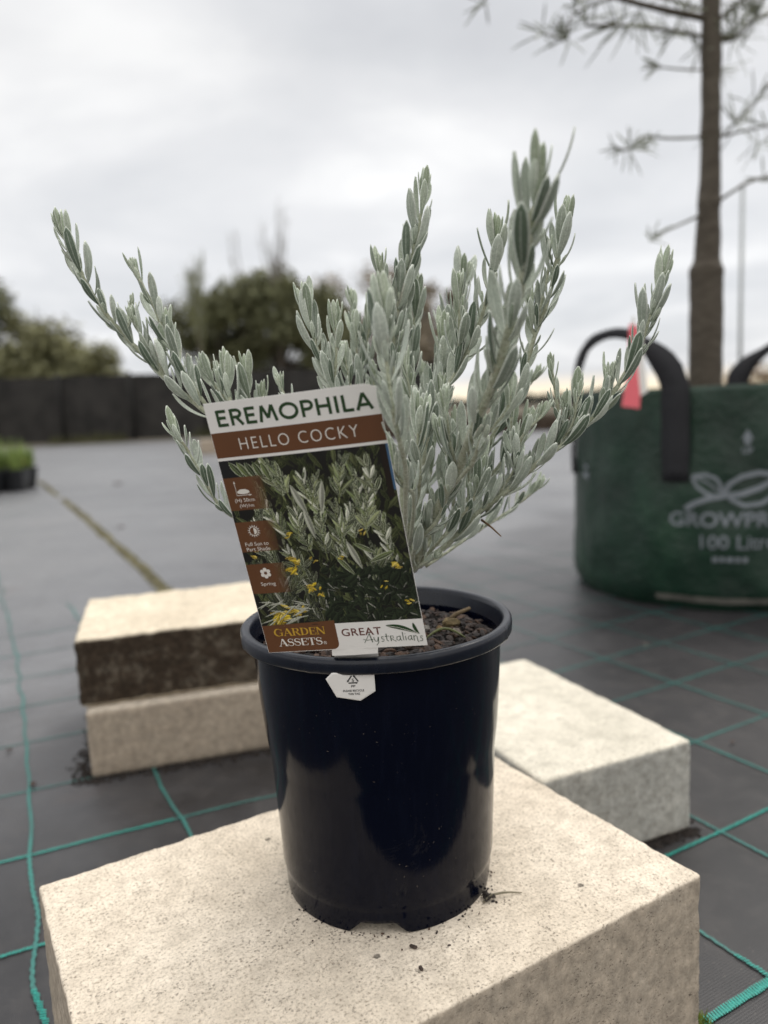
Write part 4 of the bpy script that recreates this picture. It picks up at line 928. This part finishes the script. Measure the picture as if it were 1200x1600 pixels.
g.add(vs, [(j * nphi + i, j * nphi + (i + 1) % nphi, (j + 1) * nphi + (i + 1) % nphi, (j + 1) * nphi + i) for j in range(k_ - 1) for i in range(nphi)])
g.build('bag_body', M_bag, bag)
g = MB()
for (s0, s1, zz, hh) in ((-.13, .20, .020, .014),):
    n = 20; vs = []
    for i in range(n + 1):
        s = s0 + (s1 - s0) * i / n
        vs += [bag_p(s, zz, .004) - BC, bag_p(s, zz + hh, .004) - BC]
    g.add(vs, [(2 * i, 2 * i + 2, 2 * i + 3, 2 * i + 1) for i in range(n)])
g.build('seam_binding', simple('grey_binding', (.12, .115, .10), .7, .3, 30), bag)
M_web = simple('black_webbing', (.010, .010, .013), .75, .3, 300)
def strap(phiA, phiB, top, lift=.02):
    g = MB(); pts = []
    for k in range(9): z = .30 + (BH - .30) * k / 8; pts.append((bag_p(phiA * BR, z, .005) - BC, 'A'))
    A = bag_p(phiA * BR, BH, .005) - BC; B = bag_p(phiB * BR, BH, .005) - BC
    for k in range(1, 24):
        t = k / 24; h = (top - BH) * (sin(pi * t) ** .62); p = A.lerp(B, t); o_ = (p * Vector((1, 1, 0))).normalized() * (.035 * sin(pi * t))
        pts.append((Vector((p.x, p.y, BH + h)) + o_, 'M'))
    for k in range(9): z = BH - (BH - .30) * k / 8; pts.append((bag_p(phiB * BR, z, .005) - BC, 'B'))
    P = [p for p, _ in pts]; n = len(P); vs = []
    for i, p in enumerate(P):
        T = (P[min(n - 1, i + 1)] - P[max(0, i - 1)]).normalized(); outw = (p * Vector((1, 1, 0))).normalized()
        # webbing lies flat on the bag and gathers into a thick fold at the top
        wdir = T.cross(outw).normalized(); t = i / (n - 1); k2 = max(0, 1 - abs(t - .5) / .27); wd = .031 - .019 * min(1, k2 * 2.2) + .003 * noise.noise(p * 14); th = .004 + .006 * min(1, k2 * 2); p = p + Vector((noise.noise(p * 9), noise.noise(p * 9 + Vector((3, 3, 3))), noise.noise(p * 8))) * .010 * min(1, k2 * 2)
        vs += [p + wdir * wd - outw * .0, p + wdir * wd + outw * th, p - wdir * wd + outw * th, p - wdir * wd]
    g.add(vs, [(4 * i + j, 4 * i + (j + 1) % 4, 4 * i + 4 + (j + 1) % 4, 4 * i + 4 + j) for i in range(n - 1) for j in range(4)] + [(3, 2, 1, 0), (4 * n - 4, 4 * n - 3, 4 * n - 2, 4 * n - 1)])
    g.build('handle', M_web, bag)
strap(radians(-74), radians(-13), .645); strap(radians(171), radians(126), .632)
def bag_letter(name, items, mat=None):
    g = MB()
    for q, it in enumerate(items):
        if it[0] == 'T': vs, fs = text_mesh(*it[1:])
        elif it[0] == 'K': vs, fs = stroke(it[1], it[2])
        else: vs, fs = it[1], [tuple(range(len(it[1])))]
        bm = bmesh.new(); bv = [bm.verts.new((x, y, 0)) for x, y in vs]
        for f in fs:
            try: bm.faces.new([bv[i] for i in f])
            except ValueError: pass
        bmesh.ops.triangulate(bm, faces=bm.faces); bmesh.ops.subdivide_edges(bm, edges=[e for e in bm.edges if e.calc_length() > .015], cuts=2, use_grid_fill=True)
        bm.verts.index_update()
        g.add([bag_p(v.co.x, v.co.y, .0022 + q * .00006) - BC for v in bm.verts], [tuple(v.index for v in f.verts) for f in bm.faces]); bm.free()
    return g.build(name, mat or M_grey, bag, smooth=False)
M_grey = simple('grey_ink', (.17, .19, .21), .6, .15, 40)
bag_letter('maker_lettering', [('T', 'GROWPRO', -.094, .198, .245, .034, .022)])
bag_letter('size_lettering', [('T', '100 Litre', -.028, .148, .155, .032, .012)])
bag_letter('small_print', [('P', [(x, .118), (x + w, .118), (x + w, .130), (x, .130)]) for x, w in ((-.004, .012), (.012, .009), (.025, .014), (.043, .010), (.057, .011))])
W5 = .0125
bag_letter('leaf_emblem', [('K', [(-.045, .312), (-.020, .316), (.002, .308), (.012, .292), (.014, .276)], W5 * .7), ('K', [(-.045, .312), (-.036, .290), (-.020, .276), (.004, .266)], W5 * .6), ('K', [(-.040, .312), (-.014, .298), (.010, .276)], W5 * .35),
    ('K', [(-.060, .238), (-.040, .252), (-.014, .262), (.020, .268), (.055, .272), (.090, .284), (.12, .300)], W5), ('K', [(.018, .270), (.030, .295), (.055, .310), (.090, .318), (.125, .312), (.150, .300)], W5 * .9),
    ('K', [(.030, .262), (.060, .246), (.095, .250), (.125, .268), (.150, .300)], W5 * .8)])
bag_letter('arrow_mark', [('P', [(.054, .392), (.078, .392), (.066, .414)]), ('K', [(.066, .392), (.066, .380)], .012), ('T', 'UP', .055, .360, .022, .014, .02)])
bag_letter('side_print', [('P', [(-.375, .318), (-.345, .316), (-.345, .328), (-.375, .330)]), ('P', [(-.38, .296), (-.335, .294), (-.335, .308), (-.38, .310)])])
g = MB(); rnd = random.Random(3); rr_ = .335
vs = [(0, 0, 0)] + [(rr_ * k / 10 * cos(2 * pi * i / 48), rr_ * k / 10 * sin(2 * pi * i / 48), .012 * noise.noise(Vector((k * .7, i * .4, 0)))) for k in range(1, 11) for i in range(48)]
fs = [(0, 1 + i, 1 + (i + 1) % 48) for i in range(48)] + [(1 + k * 48 + i, 1 + (k + 1) * 48 + i, 1 + (k + 1) * 48 + (i + 1) % 48, 1 + k * 48 + (i + 1) % 48) for k in range(9) for i in range(48)]
g.add(vs, fs); o = g.build('bag_soil', M_soil, loc=(BC.x, BC.y, .44)); tag(o, kind='stuff')
# red and white nursery tag that hangs on the handle
M_red = simple('red_tag', (.80, .15, .18), .5, .05, 30)
tr = empty('hanging_tag', (.556, 1.735, .466), 'red and white plastic tag hanging on the black bag handle', 'tag')
def slab(name, poly, mat, dy=0):
    g = MB(); n = len(poly); f_ = [Vector((x, dy, z)) for x, z in poly]; b_ = [p + Vector((0, .0012, 0)) for p in f_]
    g.add(f_ + b_, [tuple(range(n)), tuple(range(2 * n - 1, n - 1, -1))] + [(i, i + n, (i + 1) % n + n, (i + 1) % n) for i in range(n)]); g.build(name, mat, tr, smooth=False)
slab('red_panel', [(-.012, .010), (.028, .003), (.030, .030), (.024, .100), (.020, .190), (.006, .190), (.002, .090)], M_red)
slab('white_panel', [(.026, .100), (.031, .031), (.048, .040), (.040, .10), (.036, .160), (.022, .160)], M_white, .002)
slab('red_top', [(.004, .147), (.030, .150), (.030, .182), (.010, .186)], M_red, -.001)
slab('tie', [(.012, .186), (.017, .187), (.020, .205), (.012, .205)], M_white, -.001)

# ------------------------------------------------------------------ tree in the bag
TBRANCH = [
 ([(0.865, 2.03, 1.407), (0.741, 2.0, 1.419), (0.594, 1.95, 1.433), (0.469, 1.9, 1.446)], 9, 4),
 ([(0.866, 2.03, 1.289), (0.772, 2.0, 1.284), (0.687, 1.98, 1.288)], 2.5, 2),
 ([(0.866, 2.03, 1.363), (0.764, 2.02, 1.381), (0.629, 2.0, 1.39), (0.541, 1.98, 1.384)], 5, 3),
 ([(0.865, 2.03, 1.422), (0.696, 2.05, 1.483), (0.523, 2.0, 1.423), (0.493, 1.98, 1.358), (0.438, 1.97, 1.367)], 4, 2),
 ([(0.868, 2.03, 1.132), (0.756, 2.0, 1.124), (0.678, 1.98, 1.124), (0.642, 1.97, 1.096), (0.605, 1.96, 1.092)], 3.5, 2),
 ([(0.85, 2.03, 0.948), (0.773, 2.0, 0.917), (0.698, 1.97, 0.886)], 4, 2.5),
 ([(0.866, 2.03, 1.363), (0.921, 2.02, 1.359), (0.958, 2.0, 1.389), (1.02, 2.0, 1.401)], 6, 3),
 ([(0.866, 2.03, 1.385), (0.897, 2.02, 1.416), (0.927, 2.0, 1.434), (0.965, 2.0, 1.461)], 6, 3),
 ([(0.887, 2.03, 1.131), (0.931, 2.0, 1.133), (0.994, 2.0, 1.143), (1.041, 2.0, 1.15)], 3.5, 2),
 ([(0.893, 2.03, 1.131), (0.915, 2.0, 1.156), (0.954, 2.0, 1.191), (0.992, 2.0, 1.242)], 3, 2),
 ([(0.882, 2.03, 0.975), (0.917, 2.0, 0.996), (0.964, 2.0, 1.018), (1.036, 2.0, 1.018)], 4, 3),
 ([(0.865, 2.03, 1.466), (0.679, 2.0, 1.531), (0.361, 1.95, 1.477), (0.285, 1.93, 1.423)], 5, 2),
]
TCLUST = [
 ((0.493, 1.98, 1.358), 14, 45),
 ((0.438, 1.97, 1.367), 6, 50),
 ((0.538, 1.97, 1.387), 10, 50),
 ((0.629, 2.0, 1.39), 14, 60),
 ((0.675, 1.99, 1.412), 10, 55),
 ((0.767, 2.02, 1.375), 12, 40),
 ((0.718, 1.99, 1.294), 8, 35),
 ((0.642, 1.97, 1.096), 16, 45),
 ((0.605, 1.96, 1.089), 6, 35),
 ((0.692, 1.97, 1.111), 6, 22),
 ((0.695, 1.97, 0.884), 7, 32),
 ((0.912, 2.02, 1.357), 22, 60),
 ((0.958, 2.0, 1.389), 20, 60),
 ((0.935, 2.0, 1.419), 18, 55),
 ((0.915, 2.0, 1.15), 9, 60),
 ((0.961, 2.0, 1.199), 8, 55),
 ((0.971, 2.0, 1.096), 7, 40),
 ((0.994, 2.0, 1.143), 8, 50),
 ((0.98, 2.0, 1.019), 6, 30),
 ((0.285, 1.93, 1.423), 8, 35),
 ((0.559, 1.96, 1.445), 14, 60),
 ((0.741, 2.0, 1.449), 16, 60),
 ((0.847, 2.05, 1.351), 8, 50),
 ((0.516, 1.97, 1.431), 12, 50),
 ((0.896, 2.04, 1.292), 8, 45),
 ((0.795, 2.02, 1.42), 12, 50),
]
def mat_bark(name, a, b_, c_):
    M, t, b = newmat(name); setv(b, Roughness=.9)
    tcn = N(t, 'ShaderNodeTexCoord'); mpg = N(t, 'ShaderNodeMapping'); mpg.inputs['Scale'].default_value = (10, 10, 26); t.links.new(tcn.outputs['Object'], mpg.inputs[0])
    n = noise_(t, 2.5, 6, .7, vec=mpg.outputs[0]); t.links.new(ramp(t, n, [(.3, a), (.5, b_), (.7, c_)]), b.inputs['Base Color']); bump_(t, b, n, .6, .004); return M
M_bark = mat_bark('young_bark', (.048, .038, .028), (.076, .063, .047), (.105, .090, .068))
TB = Vector((.862, 2.03, .43))
tree = empty('potted_tree', tuple(TB), 'young tree with straight brown trunk and wispy narrow leaves growing in the green bag', 'tree')
prof = [(.43, .0455, -.006), (.52, .0440, -.006), (.62, .0435, -.006), (.72, .0432, -.005), (.785, .0430, -.006), (.800, .0445, -.006), (.812, .0440, -.005), (.822, .0380, -.004), (.84, .0335, -.003), (.90, .0315, -.001), (.955, .0290, .000), (.972, .0305, .001), (.99, .0280, .001), (1.06, .0262, .003), (1.125, .0252, .003), (1.14, .0268, .003), (1.155, .0250, .003), (1.25, .0238, .003), (1.32, .0262, .003), (1.36, .0240, .003), (1.44, .0232, .002), (1.55, .021, .002), (1.8, .018, 0), (2.1, .013, 0)]
g = MB(); PP = []; RR = []
for (a, b) in zip(prof, prof[1:]):
    n = max(2, int((b[0] - a[0]) / .008))
    for i in range(n):
        f = i / n; PP.append(Vector((a[2] + (b[2] - a[2]) * f, 0, a[0] + (b[0] - a[0]) * f - TB.z))); RR.append((a[1] + (b[1] - a[1]) * f) * .955)
g.tube(PP, RR, 20, bump=.0018, bs=22); g.build('trunk', M_bark, tree)
M_nleaf = simple('narrow_leaf', (.17, .185, .12), .6, .35, 15)
M_twig = simple('twig_bark', (.12, .11, .08), .85, .3, 40)
rnd = random.Random(8)
tbr = []
for i_, (pts, r0, r1) in enumerate(TBRANCH):
    P = [p - TB for p in spline(pts, 16)]
    g = MB(); g.tube(P, [(r0 + (r1 - r0) * i / 16) / 1000 for i in range(17)], 6, bump=.0006, bs=60)
    tbr.append((g.build('limb', M_bark if r0 > 7 else M_twig, tree), P))
def needle(g, b, d, L, W):
    d = d.normalized(); s = d.cross(Vector((.2, 1, .1))).normalized() * cos(rnd.uniform(-1, 1)) + Vector((0, .5, 0)); s = (s - d * s.dot(d)).normalized(); nn = d.cross(s)
    drop = Vector((0, 0, -1)) * L * rnd.uniform(.02, .2); vs = []
    for k, (t, w) in enumerate(((0, .35), (.3, .9), (.65, 1), (.9, .6), (1, .1))):
        p = b + d * L * t + drop * t * t
        vs += [p + s * W * w / 2, p + nn * W * .15 * w, p - s * W * w / 2]
    g.add(vs, [(3 * i + j, 3 * i + (j + 1) % 3, 3 * i + 3 + (j + 1) % 3, 3 * i + 3 + j) for i in range(4) for j in range(3)])
fol = {}
for (p, n, l) in TCLUST:
    p = Vector(p) - TB
    # nearest limb carries the cluster
    k, q = min(((k, q) for k, (o_, P) in enumerate(tbr) for q in P), key=lambda a: (a[1] - p).length)
    g = fol.setdefault(k, MB()); g.tube([q, (q + p) / 2 + Vector((0, 0, .004)), p], [.0016, .0014, .001], 5)
    ax = (p - q).normalized() if (p - q).length > .01 else Vector((rnd.uniform(-1, 1), 0, .3)).normalized()
    for i in range(int(n * 1.4)):
        d = (ax * .5 + Vector((rnd.gauss(0, .75), rnd.gauss(0, .7), rnd.gauss(.12, .65)))).normalized(); L = l * 2.0 / 1000 * rnd.uniform(.5, 1.1) * .92
        needle(g, p + ax * rnd.uniform(-.012, .008), d, L, rnd.uniform(.0026, .0044))
for k, g in fol.items(): g.build('foliage', M_nleaf, tbr[k][0], smooth=False)

# ------------------------------------------------------------------ thin pole beyond the bag
g = MB(); g.tube([(0, 0, 0), (0, 0, 1.2), (.004, 0, 2.28)], [.017, .016, .015], 10)
po = empty('steel_pole', (3.262, 7.0, 0), 'thin grey upright pole standing behind the green bag', 'pole')
M_galv = simple('galvanised', (.30, .32, .31), .5, .1, 20, Metallic=.3)
g.build('shaft', M_galv, po); g = MB(); g.tube([(.004, 0, 2.27), (.004, 0, 2.295)], [.019, .019], 10); g.build('cap', M_galv, po)

# ------------------------------------------------------------------ seedling pots far left
M_bpot = simple('black_nursery_pot', (.012, .013, .015), .4, .3, 10)
def mat_seed(nm, a, b_): return simple(nm, a, .6, .45, 14)
M_sg = simple('seedling_green', (.20, .27, .07), .6, .5, 18); M_sy = simple('yellow_flower', (.62, .47, .03), .6, .2, 30)
spots = [(-2.86, 6.02, 'yellow flowers'), (-3.05, 6.05, ''), (-3.0, 5.82, 'yellow flowers'), (-2.90, 6.26, ''), (-3.12, 6.28, ''), (-3.2, 5.86, 'yellow flowers'), (-3.27, 6.10, '')]
labs = ['black seedling pot at the right front corner of the far left group, with yellow flowers', 'black seedling pot with plain green leaves in the middle of the far left group', 'black seedling pot with yellow flowers nearest the camera in the far left group', 'black seedling pot with green leaves at the right back corner of the far left group', 'black green leaved seedling pot second from right in the far left back row', 'black seedling pot with yellow flowers at the left front of the far left group', 'black seedling pot with green leaves at the left edge of the far left group']
for q, (x, y, fl) in enumerate(spots):
    r_ = empty('seedling_pot', (x, y, .002), labs[q], 'seedling pot', 'seedling pots at far left', rz=q * .7)
    g = MB()
    def sq(s, z): return [(-s, -s, z), (s, -s, z), (s, s, z), (-s, s, z)]
    L = [(.062, 0), (.084, .155), (.089, .155), (.089, .17), (.080, .17), (.078, .15)]
    g.add([p for s, z in L for p in sq(s, z)], [(4 * i + j, 4 * i + (j + 1) % 4, 4 * i + 4 + (j + 1) % 4, 4 * i + 4 + j) for i in range(5) for j in range(4)] + [(3, 2, 1, 0), (20, 21, 22, 23)])
    g.build('pot_wall', M_bpot, r_, smooth=False)
    g = MB(); rnd = random.Random(q)
    for i in range(170):
        a = rnd.random() * 6.28; r0_ = rnd.random() * .06; h = rnd.uniform(.05, .20) * (1.5 if i % 9 == 0 else 1); lean = rnd.uniform(.01, .06); b = Vector((r0_ * cos(a), r0_ * sin(a), .15)); tp_ = b + Vector((lean * cos(a), lean * sin(a), h)); s = Vector((-sin(a), cos(a), 0)) * .005
        g.add([b - s * .4, b + s * .4, b.lerp(tp_, .6) + s * 1.6, tp_, b.lerp(tp_, .6) - s * 1.6], [(0, 1, 2, 3, 4)])
    g.build('foliage', M_sg, r_, smooth=False)
    if fl:
        g = MB()
        for i in range(26):
            a = rnd.random() * 6.28; r0_ = rnd.random() * .07; c = Vector((r0_ * cos(a), r0_ * sin(a), rnd.uniform(.18, .25)))
            for k in range(5):
                b = k * 1.257; g.add([c, c + Vector((.016 * cos(b - .5), .016 * sin(b - .5), .006)), c + Vector((.022 * cos(b), .022 * sin(b), .008)), c + Vector((.016 * cos(b + .5), .016 * sin(b + .5), .006))], [(0, 1, 2, 3)])
        g.build('flower', M_sy, r_, smooth=False)

# ------------------------------------------------------------------ dark shade-cloth fence
M_cloth = simple('dark_shade_cloth', (.022, .020, .018), .9, .6, 2.2)
M_fpost = simple('fence_post_timber', (.013, .012, .011), .9, .3, 4)
F_A, F_B = Vector((-16.5, 22.2, 0)), Vector((1.6, 19.0, 0))
fn_ = empty('shade_fence', tuple(F_A), 'long low fence of dark shade cloth at the back of the grey mat', 'fence')
fd = (F_B - F_A); FL = fd.length; fu = fd / FL; fnn = Vector((-fu.y, fu.x, 0)); npan = 9
for i in range(npan):
    g = MB(); a = FL * i / npan; b = FL * (i + 1) / npan; vs = []
    for k in range(17):
        s = a + (b - a) * k / 16; top = 2.0 - .42 * min(1, s / FL * 1.15) - .01 * sin(pi * k / 16) + .03 * noise.noise(Vector((s * .6, 0, 0)))
        for j in range(7):
            z = .02 + (top - .02) * j / 6; of = .05 * noise.noise(Vector((s * 1.1, z * .8, 2))) * sin(pi * k / 16)
            vs.append(fu * s + fnn * of + Vector((0, 0, z)))
    g.add(vs, [(k * 7 + j, (k + 1) * 7 + j, (k + 1) * 7 + j + 1, k * 7 + j + 1) for k in range(16) for j in range(6)])
    g.build('panel', M_cloth, fn_)
for i in range(npan + 1):
    s = FL * i / npan; g = MB(); p = fu * s - fnn * .09; h = 2.06 - .42 * min(1, s / FL * 1.15)
    g.tube([p, p + Vector((0, 0, h))], [.055, .05], 8); g.build('post', M_fpost, fn_)
# weeds at the fence foot
g = MB(); rnd = random.Random(2)
for i in range(2600):
    s = rnd.random() * FL
    if noise.noise(Vector((s * .5, 7, 0))) < -.05: continue
    p = F_A + fu * s - fnn * (.15 + abs(rnd.gauss(0, .12))); h = rnd.uniform(.04, .26) * (1.2 + noise.noise(Vector((s * .8, 3, 0)))); a = rnd.random() * 6.28; w = Vector((cos(a), sin(a), 0)) * .02
    g.add([p - w, p + w, p + Vector((w.y * 3, w.x * 3, h))], [(0, 1, 2)])
o = g.build('fence_foot_weeds', simple('weed_green', (.075, .075, .03), .9, .5, 2), smooth=False); tag(o, kind='stuff')

# ------------------------------------------------------------------ trees beyond the fence
M_cr = [simple('olive_crown', (.225, .222, .115), .8, .45, .9), simple('dark_olive_crown', (.170, .176, .090), .8, .45, .9), simple('brownish_crown', (.27, .225, .16), .8, .4, .9)]
M_tb = simple('far_bark', (.10, .085, .07), .9, .3, 2)
def far_tree(x, y, h, w, mi, label, seed, dens=1.0, leaf=.16, cz=.62, lumps=13, name='broadleaf_tree'):
    r_ = empty(name, (x, y, -.03), label, 'tree', 'trees beyond the fence'); rnd = random.Random(seed)
    g = MB(); g.tube([(0, 0, 0), (.05 * h * .2, 0, h * .25), (-.02 * h, 0, h * .55)], [.035 * h, .028 * h, .016 * h], 8)
    cl_ = []
    for i in range(lumps):
        a = rnd.random() * 6.28; rr = sqrt(rnd.random()) * w * .5; zz = h * cz + rnd.uniform(-.34, .30) * h * (1 - .5 * rr / w) 
        cl_.append((Vector((rr * cos(a), rr * sin(a) * .8, min(zz, h * .93))), rnd.uniform(.13, .22) * w))
    cl_.append((Vector((0, 0, h * .86)), .17 * w))
    for c, r in cl_: g.tube([(0, 0, h * .3), c * .5 + Vector((0, 0, h * .2)), c], [.012 * h, .008 * h, .003 * h], 5)
    g.build('trunk', M_tb, r_)
    g = MB()
    for c, r in cl_:
        for i in range(int(560 * dens)):
            d = Vector((rnd.gauss(0, 1), rnd.gauss(0, 1), rnd.gauss(0, .8))).normalized() * r * (rnd.random() ** .45) * rnd.uniform(.8, 1.25)
            p = c + d; s = leaf * .8 * rnd.uniform(.5, 1.2); a = Vector((rnd.gauss(0, 1), rnd.gauss(0, 1), rnd.gauss(0, .6))).normalized(); b = a.cross(Vector((rnd.gauss(0, 1), rnd.gauss(0, 1), 1))).normalized()
            g.add([p - a * s, p + b * s * .45, p + a * s, p - b * s * .45], [(0, 1, 2, 3)])
    g.build('crown', M_cr[mi], r_, smooth=False)
TR = [(-17.6, 32, 7.0, 5.5, 1, 'dark olive tree at the far left edge, cut by the picture edge', 1, 1.1, .2),
      (-14.6, 33, 5.3, 5.0, 0, 'rounded olive green tree over the fence, left of the long leaning shoot', 2, 1.2, .18),
      (-17.0, 27, 3.9, 4.6, 0, 'low olive bushy tree at the far left just over the fence', 3, 1.3, .16),
      (-12.0, 31, 3.7, 3.6, 0, 'small yellowish olive tree just over the fence, right of the rounded one', 4, 1.0, .16),
      (-6.0, 30, 5.4, 4.0, 1, 'dense dark olive tree over the label, left half of the central clump', 5, 1.6, .17),
      (-3.7, 30, 6.2, 4.6, 1, 'tallest dense dark olive tree of the central clump', 6, 1.7, .17),
      (-1.7, 31, 5.2, 3.4, 1, 'dark olive tree forming the right shoulder of the central clump', 7, 1.2, .16),
      (.1, 34, 7.0, 5.0, 2, 'brownish sparse tree behind the tall middle shoots of the shrub', 8, .75, .15),
      (2.4, 35, 6.5, 3.6, 2, 'thin brownish tree right of the tall middle shoot of the shrub', 9, .6, .15)]
for (x, y, h, w, mi, lb_, sd, dn, lf) in TR: far_tree(x, y, h, w, mi, lb_, sd, dn, lf)
def bare_tree(x, y, h, label, seed, n=26, fine=False):
    r_ = empty('bare_tree' if not fine else 'wispy_tree', (x, y, -.03), label, 'tree', 'trees beyond the fence'); rnd = random.Random(seed); g = MB(); t_ = MB()
    t_.tube([(0, 0, 0), (.05, 0, h * .4), (0, 0, h * .75)], [.09, .07, .035], 6); t_.build('trunk', M_tb, r_)
    for i in range(n):
        a = rnd.random() * 6.28; b = Vector((0, 0, h * rnd.uniform(.4, .75))); d = Vector((cos(a) * .38, sin(a) * .38, 1)).normalized(); L = h * rnd.uniform(.22, .42) * .75
        m1 = b + d * L * .5; e = m1 + Vector((cos(a) * .12, sin(a) * .12, 1)).normalized() * L * .5
        e.z = min(e.z, h); g.tube([b, m1, e], [.030, .018, .007], 5)
        for k in range(5):
            s = b.lerp(e, rnd.uniform(.4, .95)); q = s + Vector((rnd.gauss(0, .2), rnd.gauss(0, .2), rnd.uniform(.15, .6))) * (.8 if fine else 1); g.tube([s, q], [.007, .003], 4)
            if fine:
                for j in range(9):
                    u = s.lerp(q, rnd.random()); v = u + Vector((rnd.gauss(0, .06), rnd.gauss(0, .06), rnd.uniform(.08, .3))); g.add([u, u + Vector((.012, 0, 0)), v], [(0, 1, 2)])
    g.build('branches', M_cr[1] if fine else simple('pale_twigs', (.20, .185, .165), .9, .2, 3), r_, smooth=False)
bare_tree(-3.55, 29, 8.3, 'bare twiggy tree standing tallest above the central clump', 11, 17)
bare_tree(-4.9, 30, 7.4, 'slender bare tree just left of the tallest bare one', 12, 8)
bare_tree(-6.3, 28, 6.3, 'wispy needle leafed tree left of the bare trees', 13, 26, True)
# dry scrub along the right side of the mat, far hedge, bush behind the bag
g = MB(); rnd = random.Random(6)
for i in range(9000):
    x = rnd.uniform(-1, 9); y = 12.8 + .15 * x + abs(rnd.gauss(0, .9)); h = rnd.uniform(.08, .34); a = rnd.random() * 6.28; w = Vector((cos(a), sin(a), 0)) * .022
    p = Vector((x, y, 0)); g.add([p - w, p + w, p + Vector((rnd.gauss(0, .05), rnd.gauss(0, .05), h))], [(0, 1, 2)])
o = g.build('dry_scrub', simple('dry_scrub', (.085, .060, .042), .95, .5, 3), smooth=False); tag(o, kind='stuff')
g = MB(); rnd = random.Random(16)
for i in range(9000):
    x = rnd.uniform(-60, 140); y = 150 + rnd.gauss(0, 3); h = 1.9 + 1.0 * noise.noise(Vector((x * .08, 0, 0))) + .7 * noise.noise(Vector((x * .5, 0, 0)))
    z = rnd.uniform(0, h); s = rnd.uniform(.3, .8); a = Vector((rnd.gauss(0, 1), rnd.gauss(0, 1), rnd.gauss(0, 1))).normalized(); b = a.cross(Vector((0, .3, 1))).normalized()
    p = Vector((x, y, z)); g.add([p - a * s, p + b * s * .6, p + a * s, p - b * s * .6], [(0, 1, 2, 3)])
o = g.build('far_tree_line', simple('far_green', (.050, .055, .045), .95, .4, .2), smooth=False); tag(o, kind='stuff')
def bush(x, y, h, w, mat, label, seed):
    r_ = empty('bush', (x, y, 0), label, 'bush', 'bushes behind the green bag'); rnd = random.Random(seed); g = MB()
    for i in range(7): a = i * .9; g.tube([(0, 0, 0), (w * .2 * cos(a), w * .2 * sin(a), h * .5), (w * .35 * cos(a), w * .35 * sin(a), h * .8)], [.014, .010, .004], 5)
    g.build('stems', M_tb, r_); g = MB()
    for i in range(1900):
        d = Vector((rnd.gauss(0, 1), rnd.gauss(0, 1), rnd.gauss(0, 1))).normalized() * rnd.random() ** .4; p = Vector((d.x * w / 2, d.y * w / 2, h * .55 + d.z * h * .45)) * (1 + .2 * noise.noise(d * 2 + Vector((seed, 0, 0)))); s = rnd.uniform(.015, .04)
        a = Vector((rnd.gauss(0, 1), rnd.gauss(0, 1), rnd.gauss(0, 1))).normalized(); b = a.cross(Vector((0, .3, 1))).normalized(); g.add([p - a * s, p + b * s * .5, p + a * s, p - b * s * .5], [(0, 1, 2, 3)])
    g.build('foliage', mat, r_, smooth=False)
bush(5.75, 12, .98, .9, simple('rust_foliage', (.24, .13, .05), .8, .35, 6), 'rust coloured rounded bush behind the bag handle at right', 1)
bush(6.5, 12.3, 1.02, 1.2, simple('grey_green_foliage', (.10, .11, .06), .8, .4, 6), 'grey green bush beside the rust coloured one at the right edge', 2)
# litter on the mat
M_lit = simple('dead_leaf', (.075, .045, .035), .8, .4, 60)
lit = [(-2.126, 6.174, .10, 'reddish dead leaf lying far out on the grey mat'), (-.595, 1.129, .014, 'dead leaf bit on the mat at the left edge of the picture'), (.511, 1.485, .012, 'pale bit of litter on the mat in front of the green bag'), (.478, 1.035, .009, 'small round crumb on the mat right of the pale block'), (-.505, 1.01, .016, 'dark leaf scrap on the mat left of the block stack'), (-1.25, 3.6, .04, 'dry leaf on the mat beside the mossy seam')]
for q, (x, y, s, lb_) in enumerate(lit):
    g = MB(); rnd = random.Random(q); n = 9
    vs = [(0, 0, s * .12)] + [(s * .5 * cos(k * 6.283 / n) * rnd.uniform(.7, 1.1), s * .32 * sin(k * 6.283 / n) * rnd.uniform(.7, 1.1), .001 + s * .12 * rnd.random()) for k in range(n)] + [(0, 0, .0008)]
    g.add(vs, [(0, 1 + k, 1 + (k + 1) % n) for k in range(n)] + [(n + 1, 1 + (k + 1) % n, 1 + k) for k in range(n)])
    o = g.build('dead_leaf', M_lit if q != 2 else simple('pale_scrap', (.3, .26, .2), .8, .2, 80), loc=(x, y, .003), rz=q * 1.3); tag(o, lb_, 'leaf', 'litter on the grey mat')
